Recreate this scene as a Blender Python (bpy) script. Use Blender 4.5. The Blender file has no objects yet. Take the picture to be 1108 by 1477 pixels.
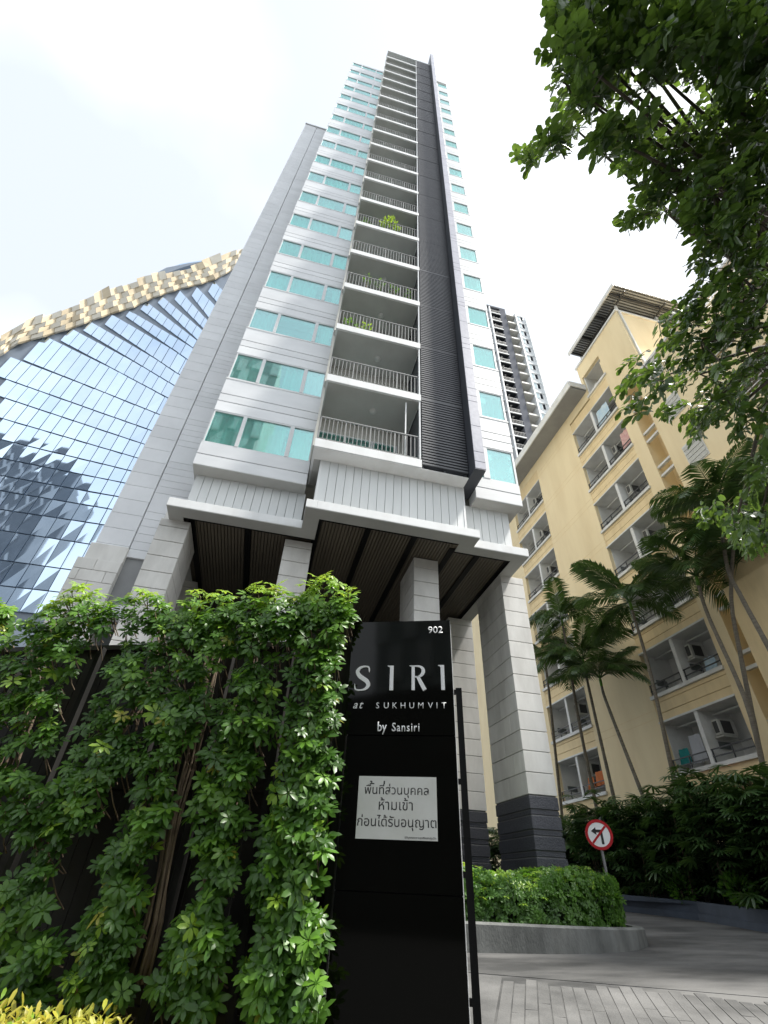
import bpy, bmesh, math, random
from math import sin, cos, tan, radians, pi, hypot, sqrt, atan2
from mathutils import Vector, Matrix, Quaternion
random.seed(7)
S = bpy.context.scene
COL = S.collection
EYE = 1.6                      # eye height; measurements below are heights relative to the eye

# ------------------------------------------------------------------ camera
FPX, CX, CY = 692.0, 554.0, 738.5
TH = atan2(FPX, hypot(44.0, 870.5)); RHO = atan2(44.0, 870.5); YAW = radians(12.1)
Fh = Vector((sin(YAW), cos(YAW), 0)); Rt = Vector((cos(YAW), -sin(YAW), 0)); Zv = Vector((0, 0, 1))
FW = Fh * cos(TH) + Zv * sin(TH); UP = Zv * cos(TH) - Fh * sin(TH)
R2 = Rt * cos(RHO) + UP * sin(RHO); U2 = UP * cos(RHO) - Rt * sin(RHO)
cam = bpy.data.cameras.new('camera'); co = bpy.data.objects.new('camera', cam); COL.objects.link(co)
cam.sensor_fit = 'VERTICAL'; cam.sensor_height = 24.0; cam.lens = 24.0 * FPX / 1477.0
cam.clip_start = 0.05; cam.clip_end = 3000
M = Matrix((R2, U2, -FW)).transposed().to_4x4(); M.translation = (0, 0, EYE)
co.matrix_world = M
S.camera = co

# ------------------------------------------------------------------ light and sky
SUN = Vector((0.43, -0.15, 0.88)).normalized()
w = bpy.data.worlds.new('World'); S.world = w; w.use_nodes = True
nt = w.node_tree; nt.nodes.clear()
def N(t, ty, **k):
    n = t.nodes.new(ty)
    for a, b in k.items(): setattr(n, a, b)
    return n
sky = N(nt, 'ShaderNodeTexSky', sky_type='NISHITA', sun_disc=False)
sky.sun_elevation = math.asin(SUN.z); sky.sun_rotation = atan2(SUN.x, SUN.y)
sky.air_density = 1.0; sky.dust_density = 2.0
bg = N(nt, 'ShaderNodeBackground'); bg.inputs['Strength'].default_value = 0.065
hz = N(nt, 'ShaderNodeBackground'); hz.inputs['Color'].default_value = (0.915, 0.965, 1.0, 1); hz.inputs['Strength'].default_value = 0.86
tc = N(nt, 'ShaderNodeTexCoord')
nz = N(nt, 'ShaderNodeTexNoise'); nz.inputs['Scale'].default_value = 1.5; nz.inputs['Detail'].default_value = 5; nz.inputs['Roughness'].default_value = 0.42
mr = N(nt, 'ShaderNodeMapRange'); mr.inputs['From Min'].default_value = 0.36; mr.inputs['From Max'].default_value = 0.66
mr.inputs['To Min'].default_value = 0.50; mr.inputs['To Max'].default_value = 1.0
mx = N(nt, 'ShaderNodeMixShader'); wo = N(nt, 'ShaderNodeOutputWorld')
nt.links.new(tc.outputs['Generated'], nz.inputs['Vector']); nt.links.new(nz.outputs['Fac'], mr.inputs['Value'])
nt.links.new(sky.outputs[0], bg.inputs['Color']); nt.links.new(mr.outputs[0], mx.inputs['Fac'])
nt.links.new(bg.outputs[0], mx.inputs[1]); nt.links.new(hz.outputs[0], mx.inputs[2]); nt.links.new(mx.outputs[0], wo.inputs[0])
sl = bpy.data.lights.new('sun', 'SUN'); sl.energy = 3.9; sl.angle = radians(5); sl.color = (1.0, 0.965, 0.90)
so = bpy.data.objects.new('sun', sl); COL.objects.link(so); so.location = (10, -6, 40)
so.rotation_mode = 'QUATERNION'; so.rotation_quaternion = (-SUN).to_track_quat('-Z', 'Y')
S.view_settings.view_transform = 'Standard'; S.view_settings.look = 'None'
S.view_settings.exposure = 1.05; S.view_settings.gamma = 1; S.view_settings.use_curve_mapping = False
S.cycles.max_bounces = 8; S.cycles.transparent_max_bounces = 16

# ------------------------------------------------------------------ geometry helpers
def ray(x, y): return FW * FPX + R2 * (x - CX) + U2 * (CY - y)
def onY(x, y, Y): d = ray(x, y); return d * (Y / d.y)
def onX(x, y, X): d = ray(x, y); return d * (X / d.x)
def at(x, y, dist): return ray(x, y).normalized() * dist

BASE = {}
def link(o, parent=None, base=None):
    COL.objects.link(o)
    if parent is not None: o.parent = parent
    BASE[o.name] = Vector(base)
    return o
def tag(o, label=None, cat=None, group=None, kind=None):
    if label: o['label'] = label
    if cat: o['category'] = cat
    if group: o['group'] = group
    if kind: o['kind'] = kind
    return o
def thing(name, base, label, cat, group=None):
    o = bpy.data.objects.new(name, None); o.empty_display_size = 0.3
    b = Vector(base) + Vector((0, 0, EYE)); o.location = b
    link(o, None, b); return tag(o, label, cat, group)

class MB:
    def __init__(s): s.v = []; s.f = []; s.m = []
    def add(s, vs, fs):
        k = len(s.v); s.v += [tuple(v) for v in vs]; s.f += [tuple(k + i for i in f) for f in fs]
    def box(s, x0, x1, y0, y1, z0, z1):
        s.add([(x0, y0, z0), (x1, y0, z0), (x1, y1, z0), (x0, y1, z0), (x0, y0, z1), (x1, y0, z1), (x1, y1, z1), (x0, y1, z1)],
              [(3, 2, 1, 0), (4, 5, 6, 7), (0, 1, 5, 4), (1, 2, 6, 5), (2, 3, 7, 6), (3, 0, 4, 7)])
        return s
    def hexa(s, a, b):      # two quads front a, back b
        s.add(list(a) + list(b), [(0, 1, 2, 3), (7, 6, 5, 4), (0, 4, 5, 1), (1, 5, 6, 2), (2, 6, 7, 3), (3, 7, 4, 0)]); return s
    def prism(s, poly, ext):   # planar polygon extruded by vector
        n = len(poly); e = Vector(ext)
        s.add(list(poly) + [Vector(p) + e for p in poly],
              [tuple(range(n)), tuple(range(2 * n - 1, n - 1, -1))] + [(i, i + n, (i + 1) % n + n, (i + 1) % n) for i in range(n)]); return s
    def tube(s, pts, rad, n=6, cap=True):
        pts = [Vector(p) for p in pts]; k = len(s.v); L = len(pts)
        if not hasattr(rad, '__len__'): rad = [rad] * L
        for i, p in enumerate(pts):
            t = (pts[min(i + 1, L - 1)] - pts[max(i - 1, 0)]).normalized()
            a = t.orthogonal().normalized() if i == 0 else (a - t * a.dot(t)).normalized()
            b = t.cross(a)
            for j in range(n):
                q = p + (a * cos(2 * pi * j / n) + b * sin(2 * pi * j / n)) * rad[i]
                s.v.append(tuple(q))
        for i in range(L - 1):
            for j in range(n):
                s.f.append((k + i * n + j, k + i * n + (j + 1) % n, k + (i + 1) * n + (j + 1) % n, k + (i + 1) * n + j))
        if cap:
            s.f.append(tuple(k + j for j in range(n - 1, -1, -1))); s.f.append(tuple(k + (L - 1) * n + j for j in range(n)))
        return s
    def mesh(s, name, off=(0, 0, 0), smooth=False):
        me = bpy.data.meshes.new(name); o = Vector(off)
        me.from_pydata([Vector(v) - o for v in s.v], [], s.f)
        bm = bmesh.new(); bm.from_mesh(me); bmesh.ops.recalc_face_normals(bm, faces=bm.faces); bm.to_mesh(me); bm.free()
        if smooth: me.polygons.foreach_set('use_smooth', [True] * len(me.polygons))
        me.update(); return me
    def build(s, name, mat, parent=None, label=None, cat=None, kind=None, group=None, smooth=False, base=None):
        if parent is not None: b = BASE[parent.name]
        else:
            if base is None:
                xs, ys, zs = zip(*s.v); base = ((min(xs) + max(xs)) / 2, (min(ys) + max(ys)) / 2, min(zs))
            b = Vector(base) + Vector((0, 0, EYE))
        me = s.mesh(name, b - Vector((0, 0, EYE)), smooth)
        if mat: me.materials.append(mat)
        o = bpy.data.objects.new(name, me)
        if parent is None: o.location = b
        link(o, parent, b); return tag(o, label, cat, group, kind)
PC = {}
def piece(name, mat, parent, x0, x1, y0, y1, z0, z1, bev=0.0):
    d = (round(x1 - x0, 3), round(y1 - y0, 3), round(z1 - z0, 3)); key = (name, mat.name, d, bev)
    me = PC.get(key)
    if me is None:
        bm = bmesh.new(); bmesh.ops.create_cube(bm, size=1.0)
        for v in bm.verts: v.co = Vector((v.co.x * d[0], v.co.y * d[1], v.co.z * d[2]))
        if bev: bmesh.ops.bevel(bm, geom=bm.edges[:], offset=bev, segments=1, affect='EDGES')
        me = bpy.data.meshes.new(name); bm.to_mesh(me); bm.free(); me.materials.append(mat); PC[key] = me
    c = Vector(((x0 + x1) / 2, (y0 + y1) / 2, (z0 + z1) / 2 + EYE))
    o = bpy.data.objects.new(name, me); o.location = c - BASE[parent.name]
    return link(o, parent, c)
def inst(name, me, parent, loc, q=None, sc=1.0):
    c = Vector(loc) + Vector((0, 0, EYE)); o = bpy.data.objects.new(name, me)
    o.location = c - BASE[parent.name]
    if q is not None: o.rotation_mode = 'QUATERNION'; o.rotation_quaternion = q
    o.scale = (sc, sc, sc); return link(o, parent, c)

# ------------------------------------------------------------------ materials
def mat(name, col, rough=0.6, col2=None, scale=3.0, detail=5, bump=0.0, bscale=None, metal=0.0, spec=0.5, rnd=0.0, stretch=None, contrast=(0.35, 0.65), coat=0.0):
    m = bpy.data.materials.new(name); m.use_nodes = True; t = m.node_tree; t.nodes.clear()
    p = N(t, 'ShaderNodeBsdfPrincipled'); o = N(t, 'ShaderNodeOutputMaterial'); t.links.new(p.outputs[0], o.inputs[0])
    p.inputs['Roughness'].default_value = rough; p.inputs['Metallic'].default_value = metal
    p.inputs['Specular IOR Level'].default_value = spec; p.inputs['Coat Weight'].default_value = coat
    p.inputs['Base Color'].default_value = (*col, 1)
    g = N(t, 'ShaderNodeNewGeometry'); src = g.outputs['Position']
    if stretch:
        mp = N(t, 'ShaderNodeMapping'); mp.inputs['Scale'].default_value = stretch; t.links.new(src, mp.inputs['Vector']); src = mp.outputs[0]
    out = None
    if col2 is not None:
        n = N(t, 'ShaderNodeTexNoise'); n.inputs['Scale'].default_value = scale; n.inputs['Detail'].default_value = detail; n.inputs['Roughness'].default_value = 0.6
        t.links.new(src, n.inputs['Vector'])
        r = N(t, 'ShaderNodeMapRange'); r.inputs['From Min'].default_value = contrast[0]; r.inputs['From Max'].default_value = contrast[1]
        t.links.new(n.outputs['Fac'], r.inputs['Value'])
        x = N(t, 'ShaderNodeMix', data_type='RGBA'); x.inputs['A'].default_value = (*col, 1); x.inputs['B'].default_value = (*col2, 1)
        t.links.new(r.outputs[0], x.inputs['Factor']); out = x.outputs['Result']
    if rnd:
        oi = N(t, 'ShaderNodeObjectInfo'); r = N(t, 'ShaderNodeMapRange'); r.inputs['To Min'].default_value = 1 - rnd; r.inputs['To Max'].default_value = 1 + rnd
        t.links.new(oi.outputs['Random'], r.inputs['Value'])
        v = N(t, 'ShaderNodeVectorMath', operation='SCALE')
        if out is not None: t.links.new(out, v.inputs[0])
        else: v.inputs[0].default_value = col
        t.links.new(r.outputs[0], v.inputs['Scale']); out = v.outputs[0]
    if out is not None: t.links.new(out, p.inputs['Base Color'])
    if bump:
        n = N(t, 'ShaderNodeTexNoise'); n.inputs['Scale'].default_value = bscale or scale * 6; n.inputs['Detail'].default_value = 4
        t.links.new(src, n.inputs['Vector'])
        b = N(t, 'ShaderNodeBump'); b.inputs['Strength'].default_value = bump; b.inputs['Distance'].default_value = 0.02
        t.links.new(n.outputs['Fac'], b.inputs['Height']); t.links.new(b.outputs[0], p.inputs['Normal'])
    return m
def leafmat(name, c1, c2, trans=0.35, rough=0.38, spec=0.45, scale=2.5, tcol=None):
    m = mat(name, c1, rough, c2, scale, 3, 0, None, 0, spec, 0.22)
    t = m.node_tree; p = [n for n in t.nodes if n.type == 'BSDF_PRINCIPLED'][0]; o = [n for n in t.nodes if n.type == 'OUTPUT_MATERIAL'][0]
    tr = N(t, 'ShaderNodeBsdfTranslucent'); tr.inputs['Color'].default_value = (*(tcol or (c2[0] * 1.9, c2[1] * 1.9, c2[2])), 1)
    mx = N(t, 'ShaderNodeMixShader'); mx.inputs[0].default_value = trans
    t.links.new(p.outputs[0], mx.inputs[1]); t.links.new(tr.outputs[0], mx.inputs[2]); t.links.new(mx.outputs[0], o.inputs[0])
    return m
def glassmat(name, tint, refl_tint=(1, 1, 1), base=0.25, rough=0.02):
    m = bpy.data.materials.new(name); m.use_nodes = True; t = m.node_tree; t.nodes.clear(); o = N(t, 'ShaderNodeOutputMaterial')
    tr = N(t, 'ShaderNodeBsdfTransparent'); tr.inputs['Color'].default_value = (*tint, 1)
    gl = N(t, 'ShaderNodeBsdfGlossy'); gl.inputs['Color'].default_value = (*refl_tint, 1); gl.inputs['Roughness'].default_value = rough
    oi = N(t, 'ShaderNodeObjectInfo'); rr = N(t, 'ShaderNodeMapRange'); rr.inputs['To Min'].default_value = base * .65; rr.inputs['To Max'].default_value = base * 1.5; t.links.new(oi.outputs['Random'], rr.inputs['Value'])
    lw = N(t, 'ShaderNodeLayerWeight'); lw.inputs['Blend'].default_value = 0.35
    r = N(t, 'ShaderNodeMapRange'); r.inputs['To Min'].default_value = base; r.inputs['To Max'].default_value = 0.62
    t.links.new(rr.outputs[0], r.inputs['To Min']); mx = N(t, 'ShaderNodeMixShader'); t.links.new(lw.outputs['Fresnel'], r.inputs['Value']); t.links.new(r.outputs[0], mx.inputs[0])
    t.links.new(tr.outputs[0], mx.inputs[1]); t.links.new(gl.outputs[0], mx.inputs[2]); t.links.new(mx.outputs[0], o.inputs[0])
    return m
WHITE = mat('white_paint', (0.83, 0.84, 0.84), 0.55, (0.72, 0.72, 0.71), 1.6, stretch=(1, 1, 0.22), contrast=(0.42, 0.75))
WPLANK = mat('white_plank_paint', (0.78, 0.80, 0.80), 0.5, (0.72, 0.74, 0.74), 1.2, rnd=0.03, stretch=(1, 1, 0.2))
CLAD = mat('grey_white_cladding', (0.86, 0.87, 0.885), 0.42, (0.77, 0.78, 0.795), 1.3, rnd=0.045, stretch=(0.4, 1, 1))
WCLAD = mat('bright_cladding', (0.78, 0.79, 0.80), 0.42, (0.72, 0.73, 0.74), 1.3, rnd=0.02, stretch=(0.4, 1, 1))
GPANEL = mat('grey_wall_panel', (0.84, 0.85, 0.87), 0.5, (0.76, 0.77, 0.79), 0.9, rnd=0.045)
SEAM = mat('dark_seam', (0.17, 0.17, 0.172), 0.8)
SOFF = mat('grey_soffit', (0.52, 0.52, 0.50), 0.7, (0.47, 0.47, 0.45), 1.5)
CREAMW = mat('cream_wall', (0.62, 0.61, 0.56), 0.7, (0.56, 0.55, 0.50), 1.5)
FRAME = mat('window_frame', (0.75, 0.76, 0.77), 0.4)
GLASS = glassmat('teal_glass', (0.62, 0.94, 0.90), (0.78, 0.97, 0.97), 0.27)
CURT = mat('curtain', (0.86, 0.88, 0.86), 0.8, (0.60, 0.66, 0.64), 3.0, stretch=(4, 1, 0.05))
CURTB = mat('beige_curtain', (0.72, 0.68, 0.58), 0.8, (0.55, 0.52, 0.44), 2.0)
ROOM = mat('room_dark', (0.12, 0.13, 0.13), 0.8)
LOUV = mat('louver_grey', (0.085, 0.088, 0.098), 0.45, (0.105, 0.108, 0.118), 2.0)
FIN = mat('granite_fin', (0.42, 0.42, 0.48), 0.3, (0.50, 0.50, 0.56), 8.0, bump=0.05, rnd=0.05)
FIND = mat('fin_side', (0.055, 0.06, 0.072), 0.5)
STONE = mat('pale_stone', (0.80, 0.785, 0.75), 0.7, (0.64, 0.625, 0.59), 1.8, bump=0.12, bscale=14, rnd=0.06, stretch=(1, 1, 0.35))
DSTONE = mat('dark_rough_granite', (0.050, 0.053, 0.066), 0.45, (0.085, 0.088, 0.105), 28.0, bump=0.8, bscale=45, rnd=0.12)
WOOD = mat('ceiling_plank', (0.125, 0.105, 0.078), 0.55, (0.16, 0.135, 0.10), 1.2, rnd=0.1, stretch=(1, 0.2, 1))
BLACKM = mat('black_metal', (0.006, 0.006, 0.006), 0.5, spec=0.2)
SIGNB = mat('black_gloss_panel', (0.004, 0.004, 0.003), 0.06, spec=0.22)
LETTER = mat('white_letter', (0.95, 0.95, 0.95), 0.4)
PAPER = mat('notice_paper', (0.72, 0.72, 0.68), 0.6, (0.66, 0.66, 0.61), 5.0)
INK = mat('black_ink', (0.02, 0.02, 0.02), 0.6)
RAIL = mat('railing_metal', (0.28, 0.28, 0.275), 0.4)
LAMPG = mat('lamp_glass', (0.6, 0.6, 0.58), 0.4)
YEL = mat('yellow_paint', (0.87, 0.725, 0.465), 0.75, (0.78, 0.63, 0.385), 0.9, 8, bump=0.05, bscale=6, stretch=(1.2, 1.2, 0.28), contrast=(0.40, 0.75))
YSP = mat('yellow_spandrel_paint', (0.84, 0.665, 0.39), 0.75, (0.70, 0.545, 0.31), 1.4, 8, stretch=(1.5, 1.5, 0.4), contrast=(0.40, 0.75))
BALW = mat('balcony_white', (0.78, 0.78, 0.77), 0.7, (0.64, 0.64, 0.62), 1.2)
DARKM = mat('dark_metal', (0.05, 0.05, 0.05), 0.45)
ACW = mat('ac_casing', (0.58, 0.58, 0.55), 0.5, (0.48, 0.48, 0.44), 6.0)
ROOFM = mat('metal_deck', (0.42, 0.44, 0.46), 0.45, (0.36, 0.38, 0.40), 2.0)
EAVE = mat('eave_grey', (0.34, 0.345, 0.35), 0.7, (0.29, 0.295, 0.30), 1.0)
CONC = mat('concrete', (0.25, 0.25, 0.24), 0.8, (0.17, 0.17, 0.165), 1.4, bump=0.15, bscale=30)
CURB = mat('curb_concrete', (0.21, 0.215, 0.205), 0.8, (0.10, 0.103, 0.098), 2.2, 9, bump=0.3, bscale=30, stretch=(1.4, 1.4, 0.6))
DRIVE = mat('driveway_concrete', (0.140, 0.138, 0.134), 0.7, (0.040, 0.040, 0.040), 0.95, 12, bump=0.25, bscale=35, stretch=(0.45, 1.3, 1), contrast=(0.36, 0.62))
STRIP = mat('ramp_strip_concrete', (0.155, 0.153, 0.149), 0.75, (0.058, 0.058, 0.057), 1.0, 12, bump=0.3, bscale=40, rnd=0.06, contrast=(0.36, 0.66))
ASPH = mat('asphalt', (0.055, 0.055, 0.055), 0.85, (0.04, 0.04, 0.04), 8, bump=0.3, bscale=60)
BLUEW = mat('blue_grey_paint', (0.075, 0.095, 0.135), 0.6, (0.05, 0.062, 0.085), 1.6)
CGLASS = mat('mirror_glass', (0.70, 0.82, 0.95), 0.03, (0.60, 0.74, 0.90), 0.12, metal=1.0, rnd=0.06)
GOLD = mat('gold_panel', (0.60, 0.50, 0.34), 0.5, (0.50, 0.41, 0.27), 0.5, rnd=0.18, metal=0.1)
MULL = mat('mullion', (0.22, 0.26, 0.32), 0.4)
BARK = mat('bark', (0.13, 0.105, 0.08), 0.85, (0.07, 0.058, 0.045), 6, bump=0.5, bscale=25, stretch=(1, 1, 0.4))
PTRUNK = mat('palm_trunk', (0.20, 0.175, 0.14), 0.8, (0.11, 0.095, 0.075), 9, bump=0.4, bscale=18, stretch=(0.4, 0.4, 3))
STEMB = mat('vine_stem', (0.22, 0.165, 0.11), 0.8, (0.13, 0.095, 0.065), 8, bump=0.3)
FENCE = mat('fence_panel', (0.022, 0.019, 0.016), 0.5, (0.013, 0.011, 0.01), 3)
SOIL = mat('soil', (0.035, 0.027, 0.02), 0.9, (0.05, 0.04, 0.03), 8, bump=0.5)
RED = mat('sign_red', (0.50, 0.012, 0.02), 0.35)
LEAF = leafmat('mature_leaf', (0.042, 0.108, 0.015), (0.078, 0.175, 0.025), 0.28)
LIME = leafmat('young_leaf', (0.20, 0.36, 0.035), (0.30, 0.47, 0.05), 0.38, tcol=(0.45, 0.62, 0.06))
MIDL = leafmat('mid_leaf', (0.085, 0.20, 0.022), (0.14, 0.28, 0.032), 0.34)
TREEL = leafmat('tree_leaf', (0.030, 0.070, 0.022), (0.052, 0.108, 0.030), 0.36, rough=0.34, tcol=(0.19, 0.31, 0.04))
PALML = leafmat('palm_leaf', (0.036, 0.076, 0.026), (0.062, 0.12, 0.036), 0.24, rough=0.30, tcol=(0.12, 0.21, 0.04))
LADYL = leafmat('lady_palm_leaf', (0.030, 0.068, 0.024), (0.058, 0.112, 0.036), 0.2, rough=0.30)
GOLDL = leafmat('golden_leaf', (0.46, 0.40, 0.06), (0.26, 0.34, 0.045), 0.35, tcol=(0.62, 0.56, 0.07))
HEDL = leafmat('hedge_leaf', (0.065, 0.16, 0.022), (0.115, 0.25, 0.035), 0.3)

# ------------------------------------------------------------------ ground
S28, C28 = sin(radians(28)), cos(radians(28))
def gz(X, Y):
    d = X * S28 + Y * C28; zc = -0.65 + 0.053 * (8.6 - 10.6)
    if d > 8.6: return zc + 0.053 * (min(d, 34) - 8.6)
    return max(-1.6, zc - 0.105 * (8.6 - d))
def dw(d, w_): return (d * S28 + w_ * C28, d * C28 - w_ * S28)
def gsheet(name, d0, d1, w0, w1, mat_, dz=0.0, nd=2, label=None):
    m = MB(); ds = [d0 + (d1 - d0) * i / nd for i in range(nd + 1)]
    vs = []
    for d in ds:
        for w_ in (w0, w1):
            x, y = dw(d, w_); vs.append((x, y, gz(x, y) + dz))
    m.add(vs, [(2 * i, 2 * i + 1, 2 * i + 3, 2 * i + 2) for i in range(nd)])
    return m.build(name, mat_, None, kind='structure')
m = MB(); m.add([(-600, -600, -1.62), (600, -600, -1.62), (600, 600, -1.62), (-600, 600, -1.62)], [(0, 1, 2, 3)])
m.build('street', ASPH, None, kind='structure')
gsheet('driveway', 8.6, 34, -60, 60, DRIVE, 0, 12)
m = MB()
vs = []
for d in (34, 400):
    for w_ in (-400, 400):
        x, y = dw(d, w_); vs.append((x, y, gz(x, y)))
m.add(vs, [(0, 1, 3, 2)]); m.build('ground', CONC, None, kind='structure')
m = MB()
q = [dw(8.6, -60), dw(8.6, 60)]; m.add([(x, y, gz(x, y) - dz) for dz in (0, 0.06) for x, y in q], [(0, 1, 3, 2)]); m.build('driveway_edge', DRIVE, None, kind='structure')
ramp = gsheet('ramp', 0.4, 8.63, -60, 60, DRIVE, -0.004, 2)
# anti-slip concrete strips of the ramp, each its own piece
for i in range(46):
    w0 = -0.55 + i * 0.135
    cuts = [3.2, random.uniform(8.25, 8.55)]; c = 3.2 + random.uniform(0.5, 1.6)
    while c < cuts[-1] - .5: cuts.insert(-1, c); c += random.uniform(1.1, 1.9)
    for a, b in zip(cuts[:-1], cuts[1:]):
        q = []
        for d, ww in ((a + .003, w0 + .006), (b - .003, w0 + .006), (b - .003, w0 + .128), (a + .003, w0 + .128)):
            x, y = dw(d, ww); q.append(Vector((x, y, gz(x, y) + random.uniform(-0.002, 0.002))))
        MB().hexa(q, [p - Vector((0, 0, 0.05)) for p in q]).build('paving_strip', STRIP, ramp)
for (a, b, c, d) in ((3.0, 5.6, -3.6, -0.57), (5.62, 8.55, -3.6, -0.57)):
    q = []
    for dd, ww in ((a, c), (b, c), (b, d), (a, d)):
        x, y = dw(dd, ww); q.append(Vector((x, y, gz(x, y))))
    MB().hexa(q, [p - Vector((0, 0, 0.05)) for p in q]).build('paving_slab', STRIP, ramp)

# ------------------------------------------------------------------ main tower
T = thing('condominium_tower', (1.5, 14, -0.6), 'tall grey and white condominium tower with balcony stack, dark louvred strip and stone columns', 'tower')
fl = lambda i: 3.13 * i + 0.0075 * i * i
core = MB()
core.box(-3.30, -0.08, 11.75, 24, 9.45, 66.6); core.box(5.15, 6.68, 11.2, 24, 9.8, 68.9); core.box(-0.08, 5.15, 11.78, 24, 10.0, 71.9)
core.box(-5.2, -3.30, 12.35, 24, 5.0, 47.0)
core.build('core_wall', CREAMW, T)
# --- left window block
def window(parent, x0, x1, y, z0, z1, mulls, frames=True):
    f = MB(); d = 0.09
    xs = [x0] + [a for m_ in mulls for a in m_] + [x1]
    f.box(x0, x1, y - 0.02, y + d, z0, z0 + 0.05); f.box(x0, x1, y - 0.02, y + d, z1 - 0.05, z1)
    for a, b in mulls: f.box(a, b, y - 0.035, y + d, z0 + 0.05, z1 - 0.05)
    f.box(x0, x0 + 0.04, y - 0.02, y + d, z0 + 0.05, z1 - 0.05); f.box(x1 - 0.07, x1, y - 0.02, y + d, z0 + 0.05, z1 - 0.05)
    fr = f.build('window', FRAME, parent)
    for k in range(0, len(xs), 2):
        a = xs[k] + (0.04 if k == 0 else 0); b = xs[k + 1] - (0.07 if k == len(xs) - 2 else 0)
        if b - a > 0.03:
            q = MB(); t0, t1 = random.uniform(-.004, .004), random.uniform(-.004, .004)
            q.hexa([(a, y + 0.008 + t0, z0 + .05), (b, y + 0.008 - t0, z0 + .05), (b, y + 0.008 + t1, z1 - .05), (a, y + 0.008 - t1, z1 - .05)],
                   [(a, y + 0.02, z0 + .05), (b, y + 0.02, z0 + .05), (b, y + 0.02, z1 - .05), (a, y + 0.02, z1 - .05)])
            q.build('pane', GLASS, fr)
def curtain(parent, x0, x1, y, z0, z1):
    m = MB(); n = max(6, int((x1 - x0) / 0.055)); ph = random.random() * 6
    vs = []
    for i in range(n + 1):
        x = x0 + (x1 - x0) * i / n; yy = y + 0.085 * sin(i * 1.25 + ph) + 0.04 * sin(i * 0.43)
        vs += [(x, yy, z0), (x, yy, z1)]
    m.add(vs, [(2 * i, 2 * i + 2, 2 * i + 3, 2 * i + 1) for i in range(n)]); m.build('curtain', random.choice((CURT, CURT, CURTB)), parent, smooth=True)
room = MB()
for i in range(18):
    z = 10.34 + fl(i); zt = min(z + 1.46, 67.0)
    nx = 10.34 + fl(i + 1)
    for a, b in ((zt, zt + 0.46), (zt + 0.48, zt + 0.83), (zt + 0.85, nx)):
        if i < 17: piece('cladding_panel', CLAD, T, -3.32, -0.05, 11.0, 11.3, a, b - 0.001, 0.012)
    if i < 17: piece('sill', WHITE, T, -3.33, -0.04, 10.988, 11.0, nx - 0.06, nx, 0)
    window(T, -3.29, -0.05, 11.03, z, zt, [(-2.37, -2.26), (-0.87, -0.74)])
    if i == 17: piece('parapet', CLAD, T, -3.32, -0.05, 11.0, 11.6, zt, zt + 0.5, 0.012)
    r = random.random()
    if i == 2: curtain(T, -3.22, -2.5, 11.2, z, zt); curtain(T, -0.6, -0.2, 11.2, z, zt)
    elif i == 0: curtain(T, -3.25, -1.0, 11.2, z, zt); curtain(T, -0.75, -0.12, 11.2, z, zt)
    elif r < 0.65:
        ga = random.uniform(-2.9, -1.0); curtain(T, -3.25, ga, 11.2, z, zt); curtain(T, ga + random.choice((0.05, 0.25, 0.7)), -0.12, 11.2, z, zt)
    else: curtain(T, -3.25, -2.4, 11.2, z, zt); curtain(T, -1.5, -0.12, 11.2, z, zt)
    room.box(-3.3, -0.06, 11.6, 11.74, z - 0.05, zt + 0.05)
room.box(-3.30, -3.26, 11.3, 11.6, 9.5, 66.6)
for a, b in ((9.42, 9.845), (9.865, 10.34)): piece('cladding_panel', CLAD, T, -3.32, -0.05, 11.0, 11.5, a, b, 0.012)
# --- right window block
for i in range(18):
    z = 10.62 + fl(i); zt = z + 1.52; nx = 10.62 + fl(i + 1)
    if zt > 68.6: zt = 68.6
    for a, b in ((zt, zt + 0.42), (zt + 0.44, zt + 0.80), (zt + 0.82, nx)):
        if i < 17: piece('cladding_panel', WCLAD, T, 5.14, 6.72, 10.45, 10.75, a, b - 0.001, 0.012)
    if i < 17: piece('sill', WHITE, T, 5.14, 6.73, 10.438, 10.45, nx - 0.06, nx, 0)
    window(T, 5.14, 6.70, 10.48, z, zt, [(5.50, 5.72)])
    if random.random() < 0.5: curtain(T, 5.2, 6.65, 10.65, z, zt)
    else: curtain(T, 6.0, 6.6, 10.65, z, zt)
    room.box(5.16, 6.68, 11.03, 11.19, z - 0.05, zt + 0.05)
piece('parapet', WCLAD, T, 5.14, 6.72, 10.45, 11.0, 68.3, 69.2, 0.012)
for a, b in ((9.74, 10.2), (10.22, 10.62)): piece('cladding_panel', WCLAD, T, 5.14, 6.72, 10.45, 11.0, a, b, 0.012)
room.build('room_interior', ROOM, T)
# --- balconies
rail_me = {}
def railing_mesh():
    m = MB(); n = 24
    for k in range(n + 1):
        x = 0.04 + (3.12) * k / n; r = 0.011 if k % 6 else 0.02
        m.box(x - r, x + r, 10.03, 10.03 + 2 * r, 0.02, 1.0)
    m.box(0.02, 3.18, 10.02, 10.07, 1.0, 1.04); m.box(0.02, 3.18, 10.03, 10.06, 0.06, 0.085)
    return m.mesh('railing')
rme = railing_mesh(); rme.materials.append(RAIL)
dome = MB()
for k in range(4):
    a = k * pi / 8; dome.v += [(0.14 * cos(a) * cos(j * pi / 5), 0.14 * cos(a) * sin(j * pi / 5), -0.09 * sin(a)) for j in range(10)]
for k in range(3):
    for j in range(10): dome.f.append((k * 10 + j, k * 10 + (j + 1) % 10, k * 10 + 10 + (j + 1) % 10, k * 10 + 10 + j))
dome.f.append(tuple(range(30, 40))); dme = dome.mesh('ceiling_lamp', (0, 0, 0), True); dme.materials.append(LAMPG)
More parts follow.
